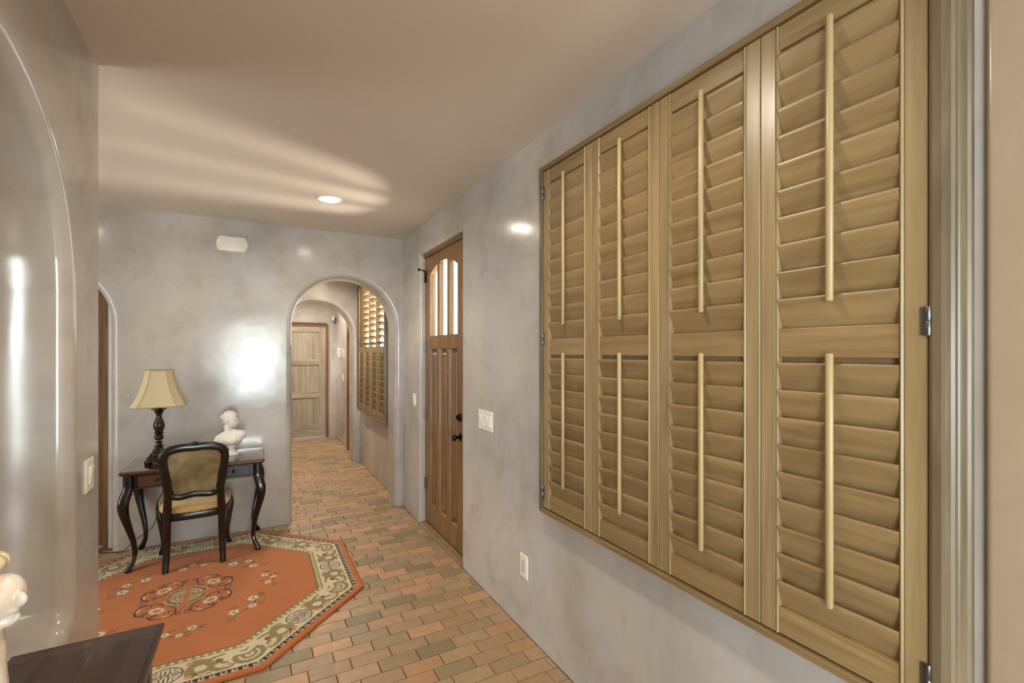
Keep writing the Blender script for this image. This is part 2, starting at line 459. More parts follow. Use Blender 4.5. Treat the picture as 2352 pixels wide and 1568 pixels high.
# window panes and sashes behind the shutters and at the ends of the rooms
def window(name, P, s0, s1, z0, z1, mat, bars=()):
    e = empty(name); e['kind'] = 'structure'
    fw = 0.045
    def slab(nm, a0, a1, b0, b1, t0, t1, m):
        p, q_ = Vector(P(a0, b0, t0)), Vector(P(a1, b1, t1))
        return build(nm, bx(p.x, q_.x, p.y, q_.y, p.z, q_.z), m, e)
    slab('sash_rail', s0, s1, z0, z0 + fw, 0, 0.04, mat); slab('sash_rail', s0, s1, z1 - fw, z1, 0, 0.04, mat)
    slab('sash_stile', s0, s0 + fw, z0 + fw, z1 - fw, 0, 0.04, mat); slab('sash_stile', s1 - fw, s1, z0 + fw, z1 - fw, 0, 0.04, mat)
    for b in bars: slab('glazing_bar', b - 0.012, b + 0.012, z0 + fw, z1 - fw, 0.005, 0.035, mat)
    slab('pane', s0 + fw, s1 - fw, z0 + fw, z1 - fw, 0.016, 0.02, M['glass'])
    return e
window('window_1', lambda s, z, t: (D + 0.14 + t, s, z), WIN['y0'], WIN['y1'], WIN['z0'], WIN['z1'], M['white_trim'], (1.225,))
window('window_2', lambda s, z, t: (D + 0.14 + t, s, z), WIN['y0'] + SHIFT, WIN['y1'] + SHIFT, WIN['z0'], WIN['z1'], M['white_trim'], (1.225 + SHIFT,))
window('window_3', lambda s, z, t: (s, -4.54 - t, z), -0.47, 0.58, 0.42, 2.18, M['white_trim'])
window('window_5', lambda s, z, t: (XL - 0.06 - t, s, z), -2.6, -1.0, 0.3, 2.3, M['white_trim'])
window('fill_window_4', lambda s, z, t: (-2.64 - t, s, z), 2.7, 3.9, 0.35, 2.3, M['white_trim'])  # added unseen window to go with the alcove fill light

# ------------------------------------------------------------------ brick floor
o_floor = build('floor', bx(-2.9, D + 0.2, -4.7, 9.7, -0.08, -0.006), M['mortar']); o_floor['kind'] = 'structure'
RP, LP, JT = 0.0955, 0.199, 0.0035
RUGC = (-0.38, 3.65); RUGA = 1.02
def in_rug(x, y, m=0.0):
    dx, dy = abs(x - RUGC[0]), abs(y - RUGC[1])
    return max(dx, dy, (dx + dy) * math.sqrt(0.5)) < RUGA - m
def px_of(x, y, z=0.0):
    d = x * math.sin(TH) + y * math.cos(TH)
    if d < 0.2: return None
    return (CX + F * (x * math.cos(TH) - y * math.sin(TH)) / d, HY - F * (z - HC) / d, d)
def brick_verts(x0, x1, y0, y1, z):
    c = min(0.0025, (x1 - x0) * 0.3)
    return [(x0, y0, -0.03), (x1, y0, -0.03), (x1, y1, -0.03), (x0, y1, -0.03),
            (x0, y0, z - c), (x1, y0, z - c), (x1, y1, z - c), (x0, y1, z - c),
            (x0 + c, y0 + c, z), (x1 - c, y0 + c, z), (x1 - c, y1 - c, z), (x0 + c, y1 - c, z)]
BF = [(0, 1, 5, 4), (1, 2, 6, 5), (2, 3, 7, 6), (3, 0, 4, 7), (4, 5, 9, 8), (5, 6, 10, 9), (6, 7, 11, 10), (7, 4, 8, 11), (8, 9, 10, 11)]
allb = []; row = 0; y = -4.45
while y < 9.25:
    off = (0.5 if row % 2 else 0.0) * LP + rnd.uniform(-0.022, 0.022)
    if row % 5 == 2: off += 0.25 * LP
    xa = -2.6 if 2.453 < y + RP and y < YB else (XL if y < 2.453 else 0.06)
    x = D - 14 * LP * 1.6 - off
    while x < D:
        a, b = max(x, xa) + JT / 2, min(x + LP, D) - JT / 2
        if b - a > 0.004: allb.append((a, b, y + JT / 2, y + RP - JT / 2, rnd.uniform(-0.0012, 0.0012)))
        x += LP
    y += RP; row += 1
def seen(b):
    cx, cy = (b[0] + b[1]) / 2, (b[2] + b[3]) / 2
    p = px_of(cx, cy)
    if p is None or not (-20 < p[0] < 2352 and p[1] < 1580): return 0
    if in_rug(cx, cy, 0.05): return 0
    if cy > 2.453 and cx / cy < XL / 2.453: return 0
    if cy < 2.453 and cx < XL: return 0
    if cy > YB and cx / cy < 0.305 / YB: return 0
    return (b[1] - b[0]) / p[2] ** 3
order = sorted(range(len(allb)), key=lambda i: -seen(allb[i]))
near = [i for i in order[:300] if seen(allb[i]) > 0]; nearset = set(near)
bmesh_cache = {}
for i in near:
    b = allb[i]; key = round(b[1] - b[0], 3)
    if key not in bmesh_cache:
        me = bpy.data.meshes.new('brick'); L = key / 2
        me.from_pydata(brick_verts(-L, L, -(RP - JT) / 2, (RP - JT) / 2, 0), [], BF); me.materials.append(M['brick']); bmesh_cache[key] = me
    o = bpy.data.objects.new('brick', bmesh_cache[key]); COL.objects.link(o); o.parent = o_floor
    o.location = ((b[0] + b[1]) / 2, (b[2] + b[3]) / 2, b[4])
V, Fc = [], []
for i, b in enumerate(allb):
    if i in nearset: continue
    k = len(V); V += brick_verts(b[0], b[1], b[2], b[3], b[4]); Fc += [tuple(k + j for j in f) for f in BF]
me = bpy.data.meshes.new('far_bricks'); me.from_pydata(V, [], Fc)
o = link_mesh('far_bricks', me, M['brick'], o_floor); o['kind'] = 'stuff'

# ground outside the front door and windows
o = build('exterior_paving', bx(D + 0.2, 9, -4, 12, -0.12, -0.04), M['pavement']); o['kind'] = 'structure'

# ------------------------------------------------------------------ plantation shutters
XS = 1.285                       # front plane of the shutter panels
FY0, FY1, FZ0, FZ1 = 0.450, 2.004, 0.790, 2.495
PROF = [(0.0, D - 1.279), (0.006, D - 1.276), (0.021, D - 1.276), (0.024, 0.052), (0.025, 0.046), (0.031, 0.044), (0.036, 0.038),
        (0.038, 0.031), (0.041, 0.029), (0.046, 0.021), (0.048, 0.014), (0.053, 0.010), (0.055, 0.0), (0.0, 0.0)]
def frame_piece(nm, c0, c1, d0, d1, mat, parent, off):
    """c0,c1 inner corners (y,z); d0,d1 outward signs at these corners"""
    bm = bmesh.new()
    loft(bm, [[(D - h, c[0] + s[0] * o_ + off, c[1] + s[1] * o_) for o_, h in PROF] for c, s in ((c0, d0), (c1, d1))])
    return build(nm, bm, mat, parent, smooth=20)
def make_frame(off, label):
    e = empty('plantation_shutters', (0, 0, 0))
    # origin at the frame's foot on the wall
    e.location = (D, (FY0 + FY1) / 2 + off, FZ0 - 0.055)
    inv = -e.location
    pcs = [('frame_stile', (FY1, FZ0), (FY1, FZ1), (1, -1), (1, 1), M['moulding_v']),
           ('frame_stile', (FY0, FZ0), (FY0, FZ1), (-1, -1), (-1, 1), M['moulding_v']),
           ('frame_rail', (FY0, FZ1), (FY1, FZ1), (-1, 1), (1, 1), M['moulding_h']),
           ('frame_rail', (FY0, FZ0), (FY1, FZ0), (-1, -1), (1, -1), M['moulding_h'])]
    for nm, a, b, s, t, m in pcs:
        o = frame_piece(nm, a, b, s, t, m, e, off); o.location = inv
    tag(e, label, 'shutters', 'louvered window shutters')
    return e
SH1 = make_frame(0, 'tall louvered wooden shutters in a moulded frame, filling the right side')
SH2 = make_frame(SHIFT, 'louvered wooden shutters seen through the arch, upper louvers open')

PW, PH = 0.3855, FZ1 - FZ0 - 0.010
ST = 0.053
def me_of(bm, name, mat, smooth=None, bevel=0.0):
    o = build(name, bm, mat, None, smooth, bevel); me = o.data; bpy.data.objects.remove(o); return me
def stile_me():
    h = PW / 2; bm = bmesh.new()
    p = [(0.026, h), (0.026, h - ST), (0.004, h - ST), (-0.001, h - ST + 0.001), (-0.003, h - ST + 0.004), (-0.001, h - ST + 0.007), (0.002, h - ST + 0.009),
         (0.0, h - ST + 0.011), (0.0, h - 0.002), (0.002, h)]
    prism(bm, p, 'z', 0.0, PH); return me_of(bm, 'stile', M['shutter_v'])
def rail_me(z0, z1, lip=0.0):
    bm = bx(0.002, 0.024, -PW / 2 + ST, PW / 2 - ST, z0, z1)
    if lip: box(bm, 0.0185, 0.0245, -PW / 2 + ST, PW / 2 - ST, z0 - lip, z0 + 0.002)
    return me_of(bm, 'rail', M['shutter_h'], None, 0.0012)
CH, TK = 0.095, 0.0105
def louver_me():
    bm = bmesh.new(); n = 18; L = PW / 2 - ST - 0.0004
    lp = []
    for i in range(n):
        a = 2 * math.pi * i / n
        z = CH / 2 * math.cos(a); x = TK / 2 * math.copysign(abs(math.sin(a)) ** 0.45, math.sin(a))
        lp.append((x, z))
    prism(bm, lp, 'y', -L, L); return me_of(bm, 'louver', M['shutter_h'], 50)
def rod_me(L):
    bm = bmesh.new(); n = 12
    lp = [(0.0075 * math.cos(2 * math.pi * i / n), 0.0092 * math.sin(2 * math.pi * i / n)) for i in range(n)]
    loft(bm, [[(x * s, y_ * s, z) for x, y_ in lp] for s, z in ((0.8, 0), (1, 0.003), (1, L - 0.003), (0.8, L))])
    return me_of(bm, 'tilt_rod', M['rod'], 40)
def hinge_me():
    bm = bmesh.new(); lathe(bm, [(0.0045, -0.032), (0.0055, -0.030), (0.0055, -0.001), (0.0048, 0.0), (0.0055, 0.001), (0.0055, 0.030), (0.0045, 0.032)], 10)
    box(bm, 0.0, 0.003, -0.013, 0.013, -0.031, 0.031)
    return me_of(bm, 'hinge', M['hinge'], 40)
MS = dict(stile=stile_me(), top=rail_me(2.424 - FZ0 - 0.005, PH, 0.022), mid=rail_me(1.566 - FZ0 - 0.005, 1.644 - FZ0 - 0.005, 0.026), bot=rail_me(0, 0.868 - FZ0 - 0.005),
          louver=louver_me(), rod_u=rod_me(0.720), rod_l=rod_me(0.640), hinge=hinge_me())
def put(nm, me, parent, loc, rot=(0, 0, 0)):
    o = bpy.data.objects.new(nm, me); COL.objects.link(o); o.parent = parent; o.location = loc; o.rotation_euler = rot; return o
PHI = R(18)
def panel(idx, off, label, open_top, hinge_side, par):
    yc = FY1 - 0.002 - (idx + 0.5) * (FY1 - FY0 - 0.004) / 4 + off
    e = empty('shutter_panel', Vector((XS, yc, FZ0 + 0.005)) - par.location, 0.0, par)
    zb = FZ0 + 0.005
    put('stile', MS['stile'], e, (0, 0, 0)); put('stile', MS['stile'], e, (0, 0, 0)).scale = (1, -1, 1)
    put('top_rail', MS['top'], e, (0, 0, 0)); put('middle_rail', MS['mid'], e, (0, 0, 0)); put('bottom_rail', MS['bot'], e, (0, 0, 0))
    for k in range(10):
        ztop = 2.411 - 0.0761 * k
        ph = PHI + R(rnd.uniform(-0.6, 0.6)) if not open_top else R(68 + rnd.uniform(-2, 2))
        put('louver', MS['louver'], e, (0.012, 0, ztop - CH / 2 * math.cos(PHI) - zb), (0, -ph, 0))
    for k in range(9):
        ztop = 1.550 - 0.0758 * k
        put('louver', MS['louver'], e, (0.012, 0, ztop - CH / 2 * math.cos(PHI) - zb), (0, -(PHI + R(rnd.uniform(-0.6, 0.6))), 0))
    if not open_top: put('tilt_rod', MS['rod_u'], e, (-0.016, 0, 1.708 - zb))
    put('tilt_rod', MS['rod_l'], e, (-0.016, 0, 0.936 - zb))
    if hinge_side:
        for hz in (0.87, 1.647, 2.385): put('hinge', MS['hinge'], e, (-0.005, hinge_side * (PW / 2 + 0.001), hz - zb))
    e['label'] = label
    return e
names = ['louvered shutter panel farthest left, beside the white light switch wall', 'second louvered shutter panel from the left in the near window',
         'third louvered shutter panel from the left in the near window', 'largest louvered shutter panel, nearest the right edge of the photo']
for i in range(4): panel(i, 0, names[i], False, (1, 0, 0, -1)[i], SH1)
names2 = ['far left corridor shutter panel with all its louvers shut', 'corridor shutter panel with open upper louvers, second from left',
          'corridor shutter panel with open upper louvers, third from left', 'corridor shutter panel with open upper louvers, half hidden by the arch']
for i in range(4): panel(i, SHIFT, names2[i], i > 0, (1, 0, 0, -1)[i], SH2)

# ------------------------------------------------------------------ doors
def recess(bm, P, s0, s1, z0, z1, steps):
    loft(bm, [[P(s0 + i, z0 + i, t), P(s1 - i, z0 + i, t), P(s1 - i, z1 - i, t), P(s0 + i, z1 - i, t)] for i, t in steps], cap=False)
    i, t = steps[-1]
    bm.faces.new([bm.verts.new(P(*q, t)) for q in ((s0 + i, z0 + i), (s1 - i, z0 + i), (s1 - i, z1 - i), (s0 + i, z1 - i))])

def knob(parent, loc, axis_rot, mat, r=0.027):
    bm = bmesh.new()
    lathe(bm, [(0.033, 0.0), (0.033, 0.006), (0.026, 0.010), (0.012, 0.012), (0.011, 0.03), (0.018, 0.036), (r, 0.046), (r, 0.056), (0.02, 0.066), (0.006, 0.07)], 20)
    return build('knob', bm, mat, parent, smooth=40, loc=loc, rot=axis_rot)

# front door
X0, X1 = D + 0.052, D + 0.097
d1 = empty('door_1', (X0, 3.72, 0.0)); tag(d1, kind='structure')
d1['label'] = 'brown panelled front door with three arched panes'
def dpart(nm, y0, y1, z0, z1, m=M['door_wood'], x0=X0, x1=X1, bev=0.002):
    o = build(nm, bx(x0, x1, y0, y1, z0, z1), m, d1, None, bev); o.location = -d1.location; return o
Y0d, Y1d = 3.272, 4.176
cols = [(3.875, 4.062), (3.640, 3.825), (3.405, 3.590)]
dpart('stile', 4.062, Y1d, 0.03, 2.442); dpart('stile', Y0d, 3.405, 0.03, 2.442)
dpart('bottom_rail', 3.405, 4.062, 0.03, 0.20); dpart('lock_rail', 3.405, 4.062, 1.612, 1.722)
dpart('mullion', 3.825, 3.875, 0.20, 1.612); dpart('mullion', 3.590, 3.640, 0.20, 1.612)
def archz(y_): return 2.272 + 0.082 * (1 - ((y_ - 3.7335) / 0.3285) ** 2)
for a, b in ((3.825, 3.875), (3.590, 3.640)): dpart('glazing_bar', a, b, 1.722, archz((a + b) / 2) + 0.004, x0=X0 + 0.004)
bm = bmesh.new(); ys = [3.405 + 0.657 * i / 20 for i in range(21)]
prism(bm, [(y_, archz(y_)) for y_ in ys] + [(4.062, 2.442), (3.405, 2.442)], 'x', X0, X1)
o = build('top_rail', bm, M['door_wood'], d1); o.location = -d1.location
for a, b in cols:
    bm = bmesh.new(); recess(bm, lambda s, z, t: (X0 + t, s, z), a, b, 0.20, 1.612, [(0, 0.002), (0.004, 0.000), (0.010, 0.016), (0.014, 0.026), (0.034, 0.026), (0.054, 0.010), (0.058, 0.010)])
    o = build('raised_panel', bm, M['door_wood'], d1); o.location = -d1.location
    o = dpart('pane', a, b, 1.722, 2.345, M['glass'], X0 + 0.02, X0 + 0.024, 0)
    pts = [(X0 + 0.012, a + 0.004, 1.726), (X0 + 0.012, b - 0.004, 1.726)]
dpart('back_sheet', 3.41, 4.06, 0.19, 1.62, M['door_wood'], X0 + 0.034, X1 - 0.002, 0)
dpart('head_jamb', 3.19, 4.19, 2.446, 2.48, M['door_wood'], D + 0.035, D + 0.15)
dpart('side_jamb', 4.178, 4.196, 0.0, 2.446, M['door_wood'], D + 0.05, D + 0.15); dpart('side_jamb', 3.186, 3.270, 0.0, 2.446, M['door_wood'], D + 0.05, D + 0.15)
dpart('threshold', 3.19, 4.19, -0.02, 0.018, M['threshold'], D - 0.012, D + 0.16, 0.004)
dpart('weather_strip', Y0d, Y1d, 0.018, 0.03, M['rubber'], X0 + 0.006, X1, 0)
for hz in (2.27, 1.622, 1.007, 0.37):
    bm = bmesh.new(); lathe(bm, [(0.006, -0.052), (0.008, -0.05), (0.008, 0.05), (0.006, 0.052)], 10); box(bm, 0.0, 0.004, -0.026, 0.02, -0.05, 0.05)
    h_ = build('hinge', bm, M['hinge'] if hz < 2 else M['black_metal'], d1, smooth=40); h_.location = Vector((X0 - 0.006, 4.172, hz)) - d1.location
bm = bmesh.new(); tube(bm, [(0, 0, 0), (-0.045, 0.028, 0.01)], 0.005, 8); tube(bm, [(-0.043, 0.027, 0.01), (-0.058, 0.036, 0.013)], 0.011, 8)
tube(bm, [(0, 0, 0), (-0.03, -0.03, -0.01)], 0.005, 8)
o = build('hinge_pin_stop', bm, M['black_metal'], d1, smooth=40); o.location = Vector((X0 - 0.006, 4.172, 2.33)) - d1.location
knob(d1, Vector((X0, 3.345, 0.925)) - d1.location, (0, R(-90), 0), M['black_metal'])
bm = bmesh.new(); lathe(bm, [(0.032, 0), (0.032, 0.012), (0.027, 0.018), (0.01, 0.019)], 20); box(bm, -0.018, 0.018, -0.005, 0.005, 0.016, 0.034)
o = build('deadbolt', bm, M['black_metal'], d1, smooth=40, rot=(0, R(-90), 0)); o.location = Vector((X0, 3.345, 1.077)) - d1.location
bm = bmesh.new(); lathe(bm, [(0.007, 0), (0.007, 0.004), (0.003, 0.005)], 12)
o = build('peephole', bm, M['black_metal'], d1, rot=(0, R(-90), 0)); o.location = Vector((X0 + 0.008, 3.732, 1.545)) - d1.location

def plank_door(nm, P, s0, s1, z1, rails, mv, mh, label, stile=0.115, nplank=4, off=0.0):
    e = empty(nm, P((s0 + s1) / 2, 0, 0)); tag(e, kind='structure'); e['label'] = label; inv = -e.location
    def slab(n_, a0, a1, b0, b1, t0, t1, m, bev=0.002):
        p, q_ = Vector(P(a0, b0, t0)), Vector(P(a1, b1, t1)); o = build(n_, bx(p.x, q_.x, p.y, q_.y, p.z, q_.z), m, e, None, bev); o.location = inv; return o
    slab('stile', s0, s0 + stile, 0.012, z1, 0, 0.045, mv); slab('stile', s1 - stile, s1, 0.012, z1, 0, 0.045, mv)
    for a, b in rails: slab('rail', s0 + stile, s1 - stile, a, b, 0, 0.045, mh)
    for (a, b), (c, d_) in zip(rails, rails[1:]):
        wd = (s1 - s0 - 2 * stile) / nplank
        for k in range(nplank): slab('plank', s0 + stile + k * wd + 0.001, s0 + stile + (k + 1) * wd - 0.001, b, c, 0.014 + 0.001 * (k % 2), 0.035, mv, 0.002)
    slab('light_stop_sheet', s0 + stile * 0.5, s1 - stile * 0.5, 0.03, z1 - 0.03, 0.036, 0.043, mv, 0)  # added sheet that stops daylight leaking between the planks
    return e, slab
d2, sl = plank_door('door_2', lambda s, z, t: (s, YB + 0.17 + t, z), -1.875, -1.08, 2.045, [(0.012, 0.22), (0.9, 1.04), (1.92, 2.045)], M['alcove_door'], M['alcove_door'],
                    'narrow strip of brown wooden door in the left arch')
sl('side_jamb', -1.08, -1.03, 0, 2.09, 0.0, 0.07, M['brown_trim']); sl('side_jamb', -1.925, -1.875, 0, 2.09, 0.0, 0.07, M['brown_trim']); sl('head_jamb', -1.875, -1.08, 2.045, 2.09, 0.0, 0.07, M['brown_trim'])
d3, sl = plank_door('door_3', lambda s, z, t: (s, 9.35 + t, z), 0.285, 1.175, 2.055, [(0.012, 0.246), (0.733, 0.845), (1.34, 1.444), (1.947, 2.055)], M['grey_door'], M['grey_door_h'],
                    'weathered grey panelled door at the end of the corridor', 0.12, 3)
sl('side_jamb', 1.175, 1.22, 0, 2.10, -0.02, 0.07, M['brown_trim']); sl('side_jamb', 0.235, 0.285, 0, 2.10, -0.02, 0.07, M['brown_trim']); sl('head_jamb', 0.285, 1.175, 2.055, 2.10, -0.02, 0.07, M['brown_trim'])
# wooden casing of a side doorway beyond the second arch
o = build('trim_1', bx(D - 0.022, D + 0.0, 7.86, 7.98, 0.0, 2.14), M['brown_trim'], None, None, 0.004); o['kind'] = 'structure'; o['label'] = 'brown wooden door casing beyond the second arch'

# ------------------------------------------------------------------ wall plates, chime, lights
def plate(nm, P, w_, h_, gangs, label, cat, kind_):
    """P(s,z,t): t out from the wall; s,z from the plate centre"""
    e = empty(nm, P(0, -h_ / 2, 0)); inv = -e.location
    bm = bmesh.new()
    def lp(i, t): return [P(-w_ / 2 + i, -h_ / 2 + i, t), P(w_ / 2 - i, -h_ / 2 + i, t), P(w_ / 2 - i, h_ / 2 - i, t), P(-w_ / 2 + i, h_ / 2 - i, t)]
    loft(bm, [lp(0, 0), lp(0, 0.004), lp(0.004, 0.007)]); o = build('cover_plate', bm, M['white_plastic'], e, None); o.location = inv
    for g in range(gangs):
        c = (g - (gangs - 1) / 2) * 0.0462
        bm = bmesh.new()
        if kind_ == 'outlet':
            loft(bm, [[P(c - 0.0165, -0.034, 0.006), P(c + 0.0165, -0.034, 0.006), P(c + 0.0165, 0.034, 0.006), P(c - 0.0165, 0.034, 0.006)],
                      [P(c - 0.0165, -0.034, 0.009), P(c + 0.0165, -0.034, 0.009), P(c + 0.0165, 0.034, 0.009), P(c - 0.0165, 0.034, 0.009)]])
            o = build('receptacle', bm, M['slot'], e); o.location = inv
        else:
            up = 0.012 if (g % 2 == 0) else 0.006
            loft(bm, [[P(c - 0.0165, -0.034, 0.006), P(c + 0.0165, -0.034, 0.006), P(c + 0.0165, 0.034, 0.006), P(c - 0.0165, 0.034, 0.006)],
                      [P(c - 0.0155, -0.033, 0.018 - up + 0.004), P(c + 0.0155, -0.033, 0.018 - up + 0.004), P(c + 0.0155, 0.033, up + 0.004), P(c - 0.0155, 0.033, up + 0.004)]])
            o = build('paddle', bm, M['white_plastic'], e); o.location = inv
    tag(e, label, cat); return e
plate('light_switch', lambda s, z, t: (D - t, 2.785 - s, 1.128 + z), 0.21, 0.128, 4, 'wide white four-paddle light switch between front door and shutters', 'light switch', 'switch')
plate('power_outlet', lambda s, z, t: (D - t, 2.283 - s, 0.37 + z), 0.08, 0.13, 1, 'white wall outlet low on the wall under the shutters', 'outlet', 'outlet')
plate('light_switch', lambda s, z, t: (D - t, 4.345 - s, 1.127 + z), 0.078, 0.118, 1, 'small white light switch between the arch and the front door', 'light switch', 'switch')
plate('light_switch', lambda s, z, t: (XL + t, 2.322 + s, 1.115 + z), 0.092, 0.122, 1, 'white light switch beside the niche on the left wall', 'light switch', 'switch')
plate('light_switch', lambda s, z, t: (D - t, 8.42 - s, 1.13 + z), 0.078, 0.118, 1, 'tiny pale light switch on the wall beyond the second arch', 'light switch', 'switch')

# door chime on the back wall
e = empty('door_chime', (-0.166, YB, 2.445)); W2, H2 = 0.12, 0.068
def chime_loop(k, t):
    out = []
    for i in range(9):
        a = -1 + 2 * i / 8; out.append((W2 * k - 0.022 * k * a * a, -t, H2 + H2 * k * 0.95 * a))
    for i in range(9):
        a = 1 - 2 * i / 8; out.append((-W2 * k + 0.022 * k * a * a, -t, H2 + H2 * k * 0.95 * a))
    return out
bm = bmesh.new(); loft(bm, [chime_loop(1.0, 0.0), chime_loop(1.0, 0.012)]); build('base_plate', bm, M['white_plastic'], e, smooth=30)
bm = bmesh.new(); loft(bm, [chime_loop(0.985, 0.012), chime_loop(0.985, 0.045), chime_loop(0.96, 0.052), chime_loop(0.93, 0.054)]); build('cover', bm, M['white_plastic'], e, smooth=30)
tag(e, 'white door chime box with bowed ends high on the wall', 'door chime')

# telephone handset / intercom and motion sensor beyond the second arch
e = empty('wall_intercom', (D, 8.72, 1.48))
build('body', bx(-0.03, 0, -0.05, 0.05, 0, 0.17), M['white_plastic'], e, None, 0.006)
build('handset', bx(-0.055, -0.03, -0.045, -0.005, 0.01, 0.16), M['white_plastic'], e, None, 0.006)
tag(e, 'cream intercom handset on the wall near the far door', 'intercom')
e = empty('motion_sensor', (1.285, 9.20, 2.15))
bm = bmesh.new(); lathe(bm, [(0.012, 0), (0.03, 0.01), (0.034, 0.05), (0.03, 0.09), (0.012, 0.1)], 14); build('sensor_head', bm, M['slot'], e, smooth=40)
bm = bmesh.new(); tube(bm, [(0.0, 0.0, 0.05), (0.053, 0.07, 0.05)], 0.01, 8); build('bracket', bm, M['black_metal'], e, smooth=40)
tag(e, 'small motion sensor in the far corner above the grey door', 'sensor')

def can(x, y_, label, k=1.0):
    e = empty('recessed_light', (x, y_, ZC))
    bm = bmesh.new()
    prof = [(0.092, 0.0), (0.092, -0.004), (0.086, -0.007), (0.072, -0.006), (0.066, 0.0)]
    loft(bm, [[(r * math.cos(2 * math.pi * i / 32), r * math.sin(2 * math.pi * i / 32), z) for i in range(32)] for r, z in prof], cap=False)
    build('trim_ring', bm, M['white_trim'], e, smooth=50)
    bm = bmesh.new(); lathe(bm, [(0.066, -0.001), (0.062, -0.004), (0.03, -0.006), (0.001, -0.0065)], 32); build('lens', bm, M['lens'], e, smooth=60)
    area('lamp', (0, 0, -0.012), (0, 0, 0), 0.13, 0.13, CAN_W * k, CAN_C, 'DISK', 158, e)
    tag(e, label, 'ceiling light', 'recessed ceiling lights'); return e
can(0.499, 3.763, 'glowing recessed ceiling light in front of the arch', 0.45)
can(0.480, 1.310, 'recessed ceiling light above the shutters, just out of frame')
can(0.480, -1.150, 'recessed ceiling light behind the camera')
can(-1.300, 3.763, 'recessed ceiling light over the alcove, hidden by the left wall', 0.15)
can(0.700, 6.000, 'added unseen ceiling light in the corridor between the arches', 1.7)  # unseen light added to brighten the corridor
can(0.700, 8.300, 'added unseen ceiling light in front of the grey far door', 2.2)  # added out of view to brighten the walls beyond the second arch

